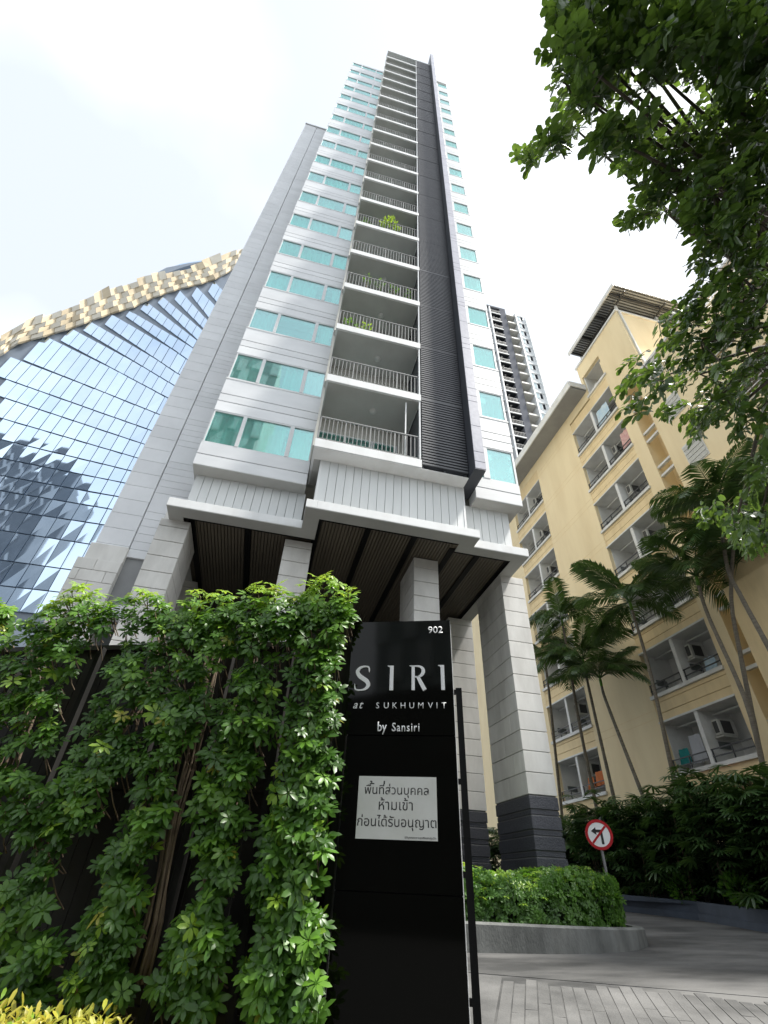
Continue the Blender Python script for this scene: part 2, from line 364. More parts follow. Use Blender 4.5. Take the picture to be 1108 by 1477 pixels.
for i in range(20):
    z = 10.05 + fl(i)
    if i == 19:
        piece('roof_slab', WHITE, T, -0.03, 5.0, 9.98, 11.75, z, z + 0.35); continue
    sl_ = piece('balcony_slab', WHITE, T, -0.03, 3.24, 9.98, 11.72, z + 0.012, z + 0.36, 0.01)
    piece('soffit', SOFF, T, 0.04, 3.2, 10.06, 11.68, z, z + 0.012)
    inst('railing', rme, T, (0, 0, z + 0.36))
    if i: inst('ceiling_lamp', dme, T, (1.75, 10.85, z))
    b = z + 0.36; zt = 10.05 + fl(i + 1)
    piece('balcony_wall', CREAMW, T, 0.0, 3.2, 11.66, 11.76, b + 2.12, zt - 0.002); piece('balcony_wall', CREAMW, T, 2.86, 3.2, 11.66, 11.76, b, b + 2.12)
    piece('balcony_wall', CREAMW, T, -0.08, 0.0, 10.3, 11.76, b, zt - 0.002)
    d = MB(); d.box(0.0, 2.86, 11.63, 11.7, b + 2.06, b + 2.12); d.box(0.0, 2.86, 11.63, 11.7, b, b + 0.05)
    for x in (0.0, 0.95, 1.9, 2.8): d.box(x, x + 0.06, 11.62, 11.7, b + 0.05, b + 2.06)
    dr = d.build('sliding_door', FRAME, T)
    for x in (0.06, 1.01, 1.96): piece('pane', GLASS, dr, x, x + 0.89 - (0.05 if x > 1.9 else 0), 11.66, 11.67, b + 0.05, b + 2.06)
    if i != 0: curtain(T, 0.06, 2.8, 11.72, b + 0.05, b + 2.0)
piece('downpipe', WHITE, T, 2.72, 2.76, 10.1, 10.14, 10.42, 13.1)
piece('corner_post', FRAME, T, 3.17, 3.22, 10.0, 10.06, 10.45, 72)
# soffit over podium panels
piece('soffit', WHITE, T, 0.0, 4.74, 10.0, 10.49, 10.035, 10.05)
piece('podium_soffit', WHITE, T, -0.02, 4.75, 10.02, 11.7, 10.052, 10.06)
# --- louvre strip
lv = MB(); n = 26
for k in range(n):
    z = k * 3.18 / n
    lv.box(3.26, 4.745, 9.99, 10.07, z + 0.035, z + 0.105)
lme = lv.mesh('louvre_panel'); lme.materials.append(LOUV)
for i in range(19):
    o = inst('louvre_panel', lme, T, (0, 0, 10.2 + fl(i) * 0.998))
lb = MB(); lb.box(3.26, 4.74, 10.16, 11.77, 10.1, 72.2)
for x in (3.28, 3.98, 4.66): lb.box(x, x + 0.05, 10.07, 10.16, 10.14, 72.2)
for i in (4, 7, 13, 18): lb.box(3.26, 4.745, 9.985, 10.1, 10.17 + fl(i), 10.21 + fl(i))
lb.build('louvre_backing', LOUV, T)
# --- granite fin
fm = MB(); fm.box(4.765, 4.79, 9.552, 11.2, 10.09, 75.6); fm.box(4.765, 5.13, 9.6, 11.0, 10.07, 10.09); fm.box(4.79, 5.11, 9.6, 10.445, 10.09, 75.6)
fm.build('fin_core', FIND, T)
z = 10.075; i = 0
while z < 75.5:
    h = (0.30, 0.42, 1.2, 1.25)[i % 4]
    piece('fin_panel', FIN, T, 4.775, 5.125, 9.54, 9.595, z, min(z + h, 75.7) - 0.012, 0.006); z += h; i += 1
# --- plank clad podium panels
def planks(x0, x1, y, z0, z1, n):
    p = (x1 - x0) / n
    for k in range(n): piece('plank', WPLANK, T, x0 + k * p + 0.006, x0 + (k + 1) * p - 0.006, y + random.uniform(0, .004), y + 0.05, z0, z1, 0.004)
    piece('podium_wall', EAVE, T, x0, x1, y + 0.045, y + 0.3, z0, z1)
planks(0.29, 4.72, 10.48, 7.802, 10.034, 18)
planks(-3.22, 0.0, 11.45, 7.802, 9.415, 13)
planks(4.72, 6.42, 10.92, 7.802, 9.735, 7)
piece('corner_board', WHITE, T, 4.70, 4.76, 10.47, 11.3, 7.802, 10.03)
piece('corner_board', WHITE, T, 0.24, 0.30, 10.47, 11.6, 7.802, 10.03)
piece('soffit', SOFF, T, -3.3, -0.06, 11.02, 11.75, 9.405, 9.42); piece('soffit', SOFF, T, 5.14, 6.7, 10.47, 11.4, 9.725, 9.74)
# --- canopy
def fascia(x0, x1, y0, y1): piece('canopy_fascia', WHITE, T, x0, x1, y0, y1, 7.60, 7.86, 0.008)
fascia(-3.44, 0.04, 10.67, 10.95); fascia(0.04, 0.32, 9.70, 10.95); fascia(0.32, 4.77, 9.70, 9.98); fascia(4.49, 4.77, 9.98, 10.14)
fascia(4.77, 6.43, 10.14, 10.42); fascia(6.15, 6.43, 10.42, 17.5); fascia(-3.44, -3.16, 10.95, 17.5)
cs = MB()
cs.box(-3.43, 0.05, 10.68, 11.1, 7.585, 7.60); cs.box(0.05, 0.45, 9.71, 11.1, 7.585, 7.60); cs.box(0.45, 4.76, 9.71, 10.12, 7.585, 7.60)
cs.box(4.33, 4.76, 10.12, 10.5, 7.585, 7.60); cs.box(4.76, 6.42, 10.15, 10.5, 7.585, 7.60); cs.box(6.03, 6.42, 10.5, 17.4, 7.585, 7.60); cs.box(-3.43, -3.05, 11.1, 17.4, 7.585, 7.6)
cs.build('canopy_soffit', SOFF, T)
cm = MB(); cm.box(-3.16, 6.15, 10.95, 17.5, 7.76, 7.80); cm.box(0.32, 4.49, 9.98, 10.95, 7.76, 7.80); cm.box(4.49, 6.15, 10.42, 10.95, 7.76, 7.80)
cm.build('canopy_slab', WOOD, T)
pl = MB(); x = -3.02; p = 0.092
while x < 6.0:
    y0 = 11.14 if x < 0.46 else (10.16 if x < 4.3 else 10.54)
    pl.box(x, x + p - 0.022, y0, 17.4, 7.70, 7.74); x += p
pl.build('ceiling_slats', WOOD, T, kind='stuff')
bm_ = MB()
for x in (-2.95, -1.45, 0.38, 1.72, 3.02, 4.20, 5.0, 5.95): bm_.box(x, x + 0.16, 11.12 if x < 0.3 else (10.14 if x < 4.2 else 10.52), 17.4, 7.66, 7.705)
for a, b, y in ((-3.04, 0.44, 11.11), (0.46, 4.32, 10.13), (4.34, 6.02, 10.51)): bm_.box(a, b, y, y + 0.1, 7.62, 7.71)
bm_.build('ceiling_beam', BLACKM, T)
# --- stone clad columns
def column(x0, x1, y0, y1, ztop, zbase, zg, course=0.457, stag=0):
    col = MB().box(x0 + 0.03, x1 - 0.03, y0 + 0.03, y1 - 0.03, zg, ztop).build('column', SEAM, T)
    z = zbase; k = stag; th = 0.05
    while z < ztop - 0.02:
        zt = min(z + course, ztop)
        piece('stone_block', STONE, col, x0, x1, y0, y0 + th, z + 0.010, zt - 0.006, 0.006)
        for xa, xb in ((x0, x0 + th), (x1 - th, x1)):
            ys = [y0 + th + 0.001, y0 + (0.5 if k % 2 else 0.95), y1]
            for a, b in zip(ys[:-1], ys[1:]): piece('stone_block', STONE, col, xa, xb, a, b - 0.008, z + 0.010, zt - 0.006, 0.006)
        z += course; k += 1
    z = zbase; k = 0
    while z > zg:
        h = 0.27 if k % 2 == 0 else 0.11
        g = 0.03 if k % 2 == 0 else 0.045
        piece('granite_block', DSTONE, col, x0 - 0.03 + g, x1 + 0.03 - g, y0 - 0.03 + g, y1 + 0.03 - g, max(z - h, zg), z - 0.022, 0.008)
        z -= h; k += 1
    return col
column(6.08, 6.80, 11.3, 13.1, 7.60, 1.88, -0.75)
column(3.37, 4.10, 11.25, 12.75, 7.68, 1.88, -0.75, stag=1)
column(-0.33, 0.42, 11.3, 12.7, 7.60, 1.88, -0.8)
column(-3.62, -2.87, 11.3, 12.8, 7.60, 1.88, -0.9, stag=1)
column(5.56, 6.42, 14.4, 15.9, 7.60, 1.88, -0.5)
column(-3.6, -2.88, 14.6, 16, 7.60, 1.88, -0.7)
# --- left panelled wall
z = 6.57
while z < 47.0:
    piece('wall_panel', GPANEL, T, -5.25, -4.402, 12.2, 12.28, z + 0.005, min(z + 0.52, 47.3) - 0.004, 0.004); z += 0.52
z = 7.05; i = 0
while z < 47.0:
    h = (0.26, 0.26, 0.26, 0.26, 0.26, 0.72)[i % 6]
    piece('wall_panel', GPANEL, T, -4.375, -3.42, 12.22, 12.3, z + 0.005, min(z + h, 47.2) - 0.003, 0.004); z += h; i += 1
piece('wall_backing', EAVE, T, -5.22, -3.4, 12.27, 12.36, 5.2, 47.1)
piece('coping', CLAD, T, -5.3, -3.4, 12.15, 12.6, 47.3, 47.42)
z = 6.5; k = 0
while z > 0.5:
    for a, b in (((-5.42, -4.95), (-4.94, -4.36)) if k % 2 == 0 else ((-5.42, -5.25), (-5.24, -4.62), (-4.61, -4.36))):
        piece('stone_block', STONE, T, a, b, 12.05, 12.25, z - 0.32, z - 0.008, 0.006)
    z -= 0.325; k += 1
piece('stone_block', STONE, T, -5.3, -4.36, 12.1, 12.25, 6.51, 7.0, 0.006)
piece('niche_back', WPLANK, T, -4.36, -3.5, 12.5, 12.6, 4.9, 7.0); piece('niche_lintel', GPANEL, T, -4.36, -3.42, 12.2, 12.5, 6.78, 7.03)
piece('niche_ledge', CLAD, T, -4.34, -3.5, 12.1, 12.5, 5.0, 5.35); piece('wall_backing', ROOM, T, -4.36, -3.4, 12.7, 12.9, 0, 5.0)
piece('stone_block', STONE, T, -3.75, -3.24, 11.9, 12.19, 7.2, 7.75, 0.006); piece('stone_block', STONE, T, -3.75, -3.24, 11.9, 12.19, 7.76, 8.35, 0.006)
# lobby behind the canopy
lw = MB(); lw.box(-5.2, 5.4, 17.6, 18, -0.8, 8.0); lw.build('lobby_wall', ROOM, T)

# plants on balconies
def shrub_ball(m, c, r, n, size, up=0.3):
    for _ in range(n):
        v = Vector((random.gauss(0, 1), random.gauss(0, 1), random.gauss(0, 1))).normalized() * r * random.uniform(0.4, 1.0)
        p = Vector(c) + v; a = (v.normalized() + Vector((random.uniform(-.6, .6), random.uniform(-.6, .6), up))).normalized()
        b = a.orthogonal().normalized(); b.rotate(Quaternion(a, random.random() * 6.3)); L = size * random.uniform(0.7, 1.3)
        m.add([p, p + a * L * .5 + b * L * .22, p + a * L, p + a * L * .5 - b * L * .22], [(0, 1, 2, 3)])
def potted(x, y, z, r, h, label, mat_, n=120, size=0.12):
    t = thing('potted_plant', (x, y, z), label, 'plant', 'potted plants on the tower balconies')
    MB().tube([(x, y, z), (x, y, z + 0.3)], [0.11, 0.15], 10).build('pot', STONE, t)
    m = MB(); m.tube([(x, y, z + 0.3), (x + .03, y, z + h)], 0.015, 5); m.build('stem', STEMB, t)
    m = MB(); shrub_ball(m, (x, y, z + h), r, n, size); m.build('foliage', mat_, t, kind='stuff')
zb = lambda i: 10.05 + fl(i) + 0.36
potted(1.75, 10.35, zb(5), 0.5, 1.15, 'bushy bright green potted shrub rising above the balcony railing', LIME, 300, 0.16)
potted(0.5, 10.35, zb(5), 0.3, 0.7, 'small dark potted plant left of the bushy green shrub on the same balcony', LEAF)
for x, h, l in ((0.9, 1.35, 'tallest thin potted plant at the left of the planted balcony'), (1.5, 1.2, 'slim potted plant with pale leaves in the middle of the planted balcony'), (2.1, 1.1, 'thin potted plant right of the middle on the planted balcony'), (2.8, 0.9, 'low potted plant at the right end of the planted balcony')):
    potted(x, 10.3, zb(3), 0.22, h, l, MIDL, 60, 0.1)
potted(0.5, 10.3, zb(2), 0.3, 0.5, 'low green potted plant at the left behind a balcony railing', MIDL)
potted(1.1, 10.3, zb(2), 0.3, 0.45, 'low yellowish potted plant next to the left one behind a balcony railing', LIME)

# ------------------------------------------------------------------ glass office tower
G = thing('glass_office_tower', (-30, 46, -1.6), 'mirror glass office tower with overlapping blue panes and a folded gold panel crown', 'tower')
YG = 45.0
L_ = [((0, 880), (90, 890)), ((0, 845), (100, 856)), ((0, 808), (107, 823)), ((0, 765), (128, 785)), ((0, 735), (141, 756)), ((0, 708), (156, 734)), ((0, 686), (161, 715)),
      ((0, 661), (175, 696)), ((0, 634), (183, 678)), ((0, 603), (192, 659)), ((0, 572), (202, 639)), ((0, 544), (212, 619)),
      ((17, 513), (222, 595)), ((67, 481), (236, 571)), ((106, 469), (246, 553)), ((135, 458), (252, 536)), ((167, 447), (258, 510)), ((193, 440), (270, 496)), ((216, 427), (280, 486)),
      ((239, 420), (290, 471)), ((264, 412), (300, 457)), ((288, 407), (310, 433)), ((312, 399), (330, 420))]
def zl(l):
    a, b = onY(*l[0], YG), onY(*l[1], YG); k = (b.z - a.z) / (b.x - a.x); return a, k
ZL = [zl(l) for l in L_]
PITCH = 1.32; n_p = 0; far_p = MB()
XR = -18.3
for k in range(len(ZL) - 1):
    (a, ka), (b, kb) = ZL[k], ZL[k + 1]
    ym_ = (L_[k][0][1] + L_[k][1][1]) / 2
    xs0 = math.floor(onY(-25, ym_, YG).x / PITCH) * PITCH if k < 11 else b.x
    x = xs0; j = 0
    slit = 0 if k < 11 else min(1.0, 0.16 * (k - 10))
    off = (k % 2) * 0.12
    while x < XR:
        x1 = min(x + PITCH, XR)
        lo = lambda X: a.z + ka * (X - a.x)
        def hi(X):
            h = b.z + kb * (X - b.x); f = max(0.0, 1 - (X - xs0) / 10.0)
            return h - slit * 1.6 * f
        t = 0.10; g = 0.035
        if hi(x1) - lo(x1) > 0.3:
            # each course leans: lower edge stands proud of the course below
            jy = [random.uniform(-0.02, 0.02) for _ in range(4)]
            A = [(x + g, YG - t + jy[0], lo(x) + g), (x1 - g, YG - t + jy[1], lo(x1) + g), (x1 - g, YG + jy[2], hi(x1) - g), (x + g, YG + jy[3], hi(x) - g)]
            if n_p < 300 and x > -33:
                MB().hexa(A, [(p[0], YG + 0.06, p[2]) for p in A]).build('pane', CGLASS, G); n_p += 1
            else: far_p.hexa(A, [(p[0], YG + 0.06, p[2]) for p in A])
        x = x1; j += 1
if far_p.v: far_p.build('panes', CGLASS, G, kind='stuff')
bk = MB(); bk.box(-60, XR, YG + 0.6, YG + 30, -1.6, 8)
pts = [onY(x, y, YG + 0.6) for x, y in ((-120, 560), (0, 505), (67, 478), (135, 455), (200, 438), (264, 410), (325, 392), (345, 392), (345, 900))]
poly = [(-60, YG + 0.6, 0)] + [tuple(p) for p in pts[:-1]] + [(XR, YG + 0.6, 0)]
bk = MB(); bk.prism([(p[0], p[1] - 0.5, p[2]) for p in poly], (0, 24, 0)); bk.build('facade_backing', MULL, G)
top = [(-90, 520), (0, 488), (40, 465), (72, 455), (107, 441), (132, 432), (160, 418), (181, 411), (209, 402), (233, 397), (258, 391), (278, 386), (299, 378), (335, 363), (352, 358)]
bot = [(-90, 560), (0, 512), (23, 495), (67, 483), (106, 471), (135, 460), (167, 449), (193, 442), (216, 430), (239, 422), (264, 414), (288, 409), (312, 401), (330, 391), (352, 380)]
def lerp_line(l, t):
    f = t * (len(l) - 1); i = min(int(f), len(l) - 2); f -= i
    return (l[i][0] + (l[i + 1][0] - l[i][0]) * f, l[i][1] + (l[i + 1][1] - l[i][1]) * f)
NR, NC = 4, 34
CREAMP = mat('cream_panel', (0.72, 0.67, 0.56), 0.45, (0.64, 0.58, 0.47), 0.5, rnd=0.1)
for c in range(NC):
    for r in range(NR):
        sh = 0.5 * (r % 2)
        def P(cc, rr, dy):
            t = min(1, max(0, (cc + sh) / NC)); a, b = lerp_line(bot, t), lerp_line(top, t); f = rr / NR
            f2 = f + (0, 0.14, 0.22, 0.05)[(c // 2) % 4] * (f if rr == NR or rr > NR - .1 else 0)
            return onY(a[0] + (b[0] - a[0]) * f2, a[1] + (b[1] - a[1]) * f2, YG - 0.3 + dy + r * 0.1)
        up = (c + r) % 2; d0 = -0.10 if up else 0.02
        d1 = 0.16 if up else -0.24; d0 = -0.24 if up else 0.16
        q = [P(c, r, d0), P(c + 0.97, r, d1), P(c + 0.97, r + 0.97, d1), P(c, r + 0.97, d0)]
        MB().hexa(q, [v + Vector((0, 0.25, 0)) for v in q]).build('gold_panel', GOLD if (c + r) % 2 or (c * 3 + r) % 7 == 0 else CREAMP, G)
q = [onY(x, y, YG + 3) for x, y in ((175, 416), (225, 393), (262, 380), (300, 374), (338, 366), (345, 385), (250, 408))]
MB().prism(q, (0, 5, 0)).build('roof_wing', CGLASS, G)
q = [onY(x, y, YG + 2.6) for x, y in ((214, 400), (240, 386), (275, 379), (292, 377), (262, 386), (235, 396))]
MB().prism(q, (0, 0.4, 0)).build('roof_vent', MULL, G)

# building across the street behind the photographer, seen mirrored in the glass
B = thing('office_block', (-30, -36, -1.6), 'dark office block with diagonal lattice, mirrored in the glass tower', 'building')
v1 = onY(52, 740, 2 * YG + 30); v0 = onY(60, 610, 2 * YG + 30)
bx0, bx1, bzt = onY(-60, 700, 2 * YG + 30).x, v1.x, v0.z
MB().box(bx0, bx1, -50, -31, -1.6, bzt).build('wall', mat('dark_office_glass', (0.10, 0.115, 0.135), 0.25, (0.14, 0.155, 0.18), 0.1), B)
dg = MB()
for k in range(40):
    x = bx1 - 100 + k * 6.0
    for s in (1, -1):
        for j in range(int(bzt / 15)):
            xa = x + (0 if s > 0 else 6); xb = x + (6 if s > 0 else 0)
            if max(xa, xb) <= bx1: dg.tube([(xa, -30.9, j * 15.0), (xb, -30.9, j * 15.0 + 15)], 0.5, 4)
dg.build('lattice', mat('lattice_grey', (0.42, 0.44, 0.47), 0.5), B)

K = thing('sky_blocking_row', (6, -26, -1.6), 'low dark shop row added across the street to block sky reflections in the black sign', 'building')  # unseen row, added to keep sky reflections off the sign
MB().box(-38, 55, -36, -22, -1.6, 11).build('wall', mat('sky_blocking_wall', (0.045, 0.045, 0.05), 0.6, (0.03, 0.03, 0.035), 0.2), K)
for k in range(18):
    for j in range(3): piece('window', DARKM, K, -37 + k * 5.1, -33.4 + k * 5.1, -22.05, -21.98, -0.8 + j * 3.8, 1.6 + j * 3.8)

A = thing('grid_facade_tower', (-24, -36, -1.6), 'tall pale grid fronted tower across the street, mirrored in the lower tower windows', 'tower')
MB().box(-20, -8.2, -44, -30, -1.6, 71).build('wall', mat('grid_wall', (0.40, 0.46, 0.44), 0.5), A)
GW = mat('grid_panel', (0.75, 0.80, 0.77), 0.6)
gm = MB()
for k in range(8):
    for j in range(19): 
        x = -20 + k * 1.5
        if (k + j) % 2: gm.box(x, x + 1.35, -29.98, -29.7, j * 3.7, j * 3.7 + 3.2)
gm.build('grid_panels', GW, A, kind='stuff')

# ------------------------------------------------------------------ distant tower
D = thing('distant_tower', (36, 55, -0.5), 'distant dark grey and white apartment tower rising behind the yellow block', 'tower')
YD = 50.0
DW = mat('far_white', (0.72, 0.74, 0.75), 0.6); DD = mat('far_dark', (0.15, 0.155, 0.175), 0.9, (0.17, 0.175, 0.195), 0.5, spec=0.02); DC = mat('far_cream', (0.55, 0.54, 0.50), 0.6)
DB = mat('far_bay', (0.03, 0.034, 0.04), 0.9, spec=0.02); DG = mat('far_glass', (0.35, 0.45, 0.48), 0.15, spec=0.8)
MB().box(27, 35.25, YD + 1.6, YD + 18, -0.6, 105.6).build('core_wall', DB, D)
MB().box(35.25, 36.65, YD, YD + 18, -0.6, 106.2).build('dark_panel', DD, D)
MB().box(36.65, 38.7, YD + 1.4, YD + 18, -0.6, 105.2).build('core_wall', DC, D)
MB().box(38.7, 39.0, YD - 0.5, YD + 18, -0.6, 104.8).build('fin', DW, D)
MB().box(39.0, 41.8, YD + 0.4, YD + 18, -0.6, 104.4).build('wall', DW, D)
MB().box(32.35, 32.62, YD - 0.5, YD + 1.6, -0.6, 104.7).build('fin', DW, D)
MB().box(27, 35.25, YD, YD + 18, 105.6, 106.2).build('parapet', DD, D)
MB().box(41.5, 41.8, YD - 0.1, YD + 0.4, -0.6, 105.0).build('fin', DW, D)
for k in range(18):
    z = 105.2 - 3.12 * (k + 1) + 0.9
    piece('balcony_slab', DW, D, 32.62, 35.25, YD - 0.1, YD + 0.05, z, z + 0.22); piece('balcony_slab', DW, D, 27, 32.35, YD - 0.1, YD + 0.05, z, z + 0.22); piece('balcony_soffit', DB, D, 27, 35.25, YD + 0.05, YD + 1.6, z + 0.01, z + 0.2)
    m = MB()
    for x in [32.7 + 0.28 * j for j in range(9)]: m.box(x, x + 0.05, YD - 0.08, YD - 0.03, z + 0.22, z + 1.2)
    m.box(32.62, 35.2, YD - 0.09, YD - 0.02, z + 1.2, z + 1.27); m.build('railing', RAIL, D)
    piece('balcony_lamp', LAMPG, D, 33.8, 34.1, YD + 0.6, YD + 0.9, z - 0.15, z)
    piece('balcony_slab', DC, D, 36.65, 38.7, YD - 0.3, YD + 1.4, z + 0.3, z + 0.75)
    f = piece('window', FRAME, D, 39.35, 41.1, YD + 0.33, YD + 0.4, z + 0.5, z + 2.2)
    piece('pane', DG, f, 39.43, 40.3, YD + 0.31, YD + 0.33, z + 0.6, z + 2.1); piece('pane', DB, f, 40.45, 41.0, YD + 0.31, YD + 0.33, z + 0.6, z + 2.1)
    piece('ledge', DW, D, 39.0, 41.5, YD + 0.2, YD + 0.4, z + 2.3, z + 2.45)

# ------------------------------------------------------------------ yellow apartment block
Yb = thing('apartment_block', (20, 20, -0.4), 'yellow apartment block with recessed white balconies, grey eaves and a metal roof', 'building')
XA = 16.0; SP = 2.94; SILL = [4.1 + SP * i for i in range(8)]; OH = 1.86
GB = -0.7
def box(name, mat_, *a): return MB().box(*a).build(name, mat_, Yb)
box('wall_pier', YEL, XA, XA + 1.5, 13.15, 13.9, GB, 26.0)
box('wall_pier', YEL, XA, XA + 1.5, 17.8, 22.3, GB, 24.6)
box('wall_pier', YEL, XA, XA + 1.5, 26.2, 42, GB, 24.6)
box('wall_core', BALW, XA + 1.5, XA + 14, 13.16, 42, GB, 25.2)
box('wall_parapet', YEL, XA, XA + 1.5, 15.75, 42, 24.6, 25.3)
box('penthouse_wall', YEL, XA, XA + 14, 11.5, 13.15, 22.0, 27.8); 
box('penthouse_wall', YEL, XA, XA + 1.5, 13.15, 15.75, 26.6, 27.8); box('penthouse_wall', YEL, XA + 1.5, XA + 14, 13.16, 15.75, 25.2, 27.8)
box('penthouse_wall', YEL, XA, XA + 1.5, 13.15, 13.8, 26.0, 26.6); box('penthouse_wall', YEL, XA, XA + 1.5, 15.55, 15.75, 25.3, 26.6)
box('wall_coping', BALW, XA - 0.08, XA + 0.3, 11.42, 15.83, 27.8, 27.95); box('wall_coping', BALW, XA + .3, XA + 14, 11.42, 11.7, 27.8, 27.95)
for y0, y1, lo, hi_ in ((13.9, 17.8, 0, 7), (22.3, 26.2, 0, 6)):
    zprev = GB
    for i in range(hi_ + 1):
        z0 = SILL[i] if i < len(SILL) else 99
        if i == 7: break
        # spandrel wall in three bands with recessed joints
        a = zprev
        if i == 0: cuts = [a, z0]
        else: cuts = [a, a + 0.30, a + 0.72, z0 - 0.12]
        for c0, c1 in zip(cuts[:-1], cuts[1:]):
            piece('spandrel', YSP, Yb, XA + 0.015, XA + 0.2, y0, y1, c0 + 0.012, c1 - 0.012)
        piece('balcony_sill', BALW, Yb, XA - 0.08, XA + 0.22, y0 - 0.04, y1 + 0.04, z0 - 0.12, z0 + 0.02)
        piece('lintel', BALW, Yb, XA - 0.03, XA + 0.2, y0 - 0.02, y1 + 0.02, z0 + OH, z0 + OH + 0.07)
        piece('balcony_floor', BALW, Yb, XA + 0.2, XA + 1.5, y0, y1, z0 - 0.9, z0 - 0.75); piece('balcony_ceiling', BALW, Yb, XA + 0.2, XA + 1.5, y0, y1, z0 + OH, z0 + OH + 0.1)
        ym = (y0 + y1) / 2
        piece('partition', BALW, Yb, XA + 0.02, XA + 1.5, ym - 0.09, ym + 0.09, z0 + 0.02, z0 + OH); piece('partition', BALW, Yb, XA + 0.2, XA + 1.5, ym - 0.09, ym + 0.09, z0 - .75, z0 + 0.02)
        for ys in (y0, y1 - 0.025): piece('side_wall', BALW, Yb, XA + 0.201, XA + 1.5, ys, ys + 0.025, z0 - 0.75, z0 + OH)
        r = MB()
        for a_, b_ in ((y0, ym - 0.09), (ym + 0.09, y1)):
            for h in (0.22, 0.46): r.box(XA + 0.03, XA + 0.07, a_, b_, z0 + h, z0 + h + 0.04)
            for yy in (a_ + 0.02, (a_ + b_) / 2, b_ - 0.06): r.box(XA + 0.03, XA + 0.07, yy, yy + 0.035, z0, z0 + 0.5)
        r.build('railing', DARKM, Yb)
        for a_, b_ in ((y0, ym - 0.09), (ym + 0.09, y1)):
            piece('door', ROOM, Yb, XA + 1.46, XA + 1.5, a_ + 0.15, a_ + 0.85, z0 - 0.75, z0 + 1.25); piece('vent_window', ROOM, Yb, XA + 0.45, XA + 1.0, b_ - 0.05, b_ - 0.026, z0 + 0.55, z0 + 0.8)
            piece('ceiling_pipe', BALW, Yb, XA + 0.7, XA + 0.76, a_, b_, z0 + OH - 0.12, z0 + OH - 0.06)
        # air conditioner bracketed high on the partition of the near bay
        ax, ay, az = XA + 0.35, ym - 0.52, z0 + 0.95
        a = piece('air_conditioner', ACW, Yb, ax, ax + 0.75, ay, ay + 0.3, az, az + 0.55, 0.02)
        piece('fan_grille', DARKM, a, ax + 0.12, ax + 0.56, ay - 0.012, ay, az + 0.06, az + 0.5, 0.005); piece('side_grille', DARKM, a, ax - 0.01, ax, ay + 0.05, ay + 0.25, az + 0.08, az + 0.48, 0.003)
        piece('bracket', ACW, a, ax + 0.05, ax + 0.7, ay, ay + 0.4, az - 0.06, az - 0.005)
        zprev = z0 + OH + 0.07
    if hi_ == 7:
        piece('spandrel', YSP, Yb, XA + 0.015, XA + 0.2, y0, y1, zprev + 0.012, 24.45)
    else:
        piece('spandrel', YSP, Yb, XA + 0.015, XA + 0.2, y0, y1, zprev + 0.012, 24.6)
# top opening of the penthouse
piece('balcony_sill', BALW, Yb, XA - 0.08, XA + 0.22, 13.75, 15.6, 24.62, 24.78); piece('partition', BALW, Yb, XA + 0.1, XA + 1.5, 15.45, 15.55, 24.78, 26.6)
piece('balcony_sill', YEL, Yb, XA, XA + 1.5, 15.55, 15.75, 24.6, 25.3)
box('wall_pier', YEL, XA, XA + 1.5, 13.9, 15.55, 24.45, 24.62)
piece('side_wall', BALW, Yb, XA + .2, XA + 1.5, 13.8, 13.825, 24.78, 26.6); piece('balcony_ceiling', BALW, Yb, XA + .2, XA + 1.5, 13.83, 15.44, 26.56, 26.6); piece('balcony_wall', BALW, Yb, XA + 1.45, XA + 1.5, 13.83, 15.44, 24.78, 26.55)
a = piece('air_conditioner', ACW, Yb, XA + 0.3, XA + 1.0, 14.9, 15.2, 25.0, 25.5, 0.02)
# grooves on the pier as slim recessed strips
for i in range(1, 8):
    for dz in (-0.75, -0.42):
        z = SILL[i] + dz - 0.1
        piece('groove', YSP, Yb, XA - 0.004, XA, 17.8, 22.3, z, z + 0.025); piece('groove', YSP, Yb, XA - 0.004, XA, 26.2, 30, z, z + 0.025)
# eaves
e = MB(); e.box(14.86, XA + 2, 15.6, 42, 25.31, 25.36); e.build('eave_soffit', EAVE, Yb)
box('eave_fascia', BALW, 14.78, 14.86, 15.55, 42, 25.28, 25.85); box('eave_fascia', BALW, 14.86, 16.0, 15.50, 15.58, 25.4, 25.85); box('eave_roof', ROOFM, 14.8, XA + 4, 15.6, 42, 25.85, 25.9)
# metal roof on posts
box('roof_sheet', ROOFM, 15.5, XA + 14, 10.55, 15.4, 28.95, 29.0)
rb = MB(); y = 10.6
while y < 15.3: rb.box(15.5, XA + 14, y, y + 0.05, 28.90, 28.949); y += 0.16
rb.build('roof_ribs', DARKM, Yb, kind='stuff')
x = 15.6; rb = MB()
while x < 29: rb.box(x, x + 0.16, 10.53, 10.56, 28.95, 29.12); x += 0.28
rb.build('roof_corrugation', ROOFM, Yb, kind='stuff')
box('roof_fascia', BALW, 15.42, 15.5, 10.5, 15.45, 28.72, 29.02)
for y in (11.0, 12.5, 14, 15.2): piece('rafter', DARKM, Yb, 15.55, XA + 12, y, y + 0.1, 28.7, 28.89)
for x in (16.2, 19, 22, 25): 
    piece('rafter', DARKM, Yb, x, x + 0.1, 10.6, 15.3, 28.62, 28.7)
    piece('roof_post', BALW, Yb, x, x + 0.12, 11.5, 11.62, 27.95, 28.62); piece('roof_post', BALW, Yb, x, x + 0.12, 15.2, 15.32, 27.8, 28.62)
box('downpipe', BALW, XA + 0.15, XA + 0.25, 11.40, 11.5, 22, 27.8)
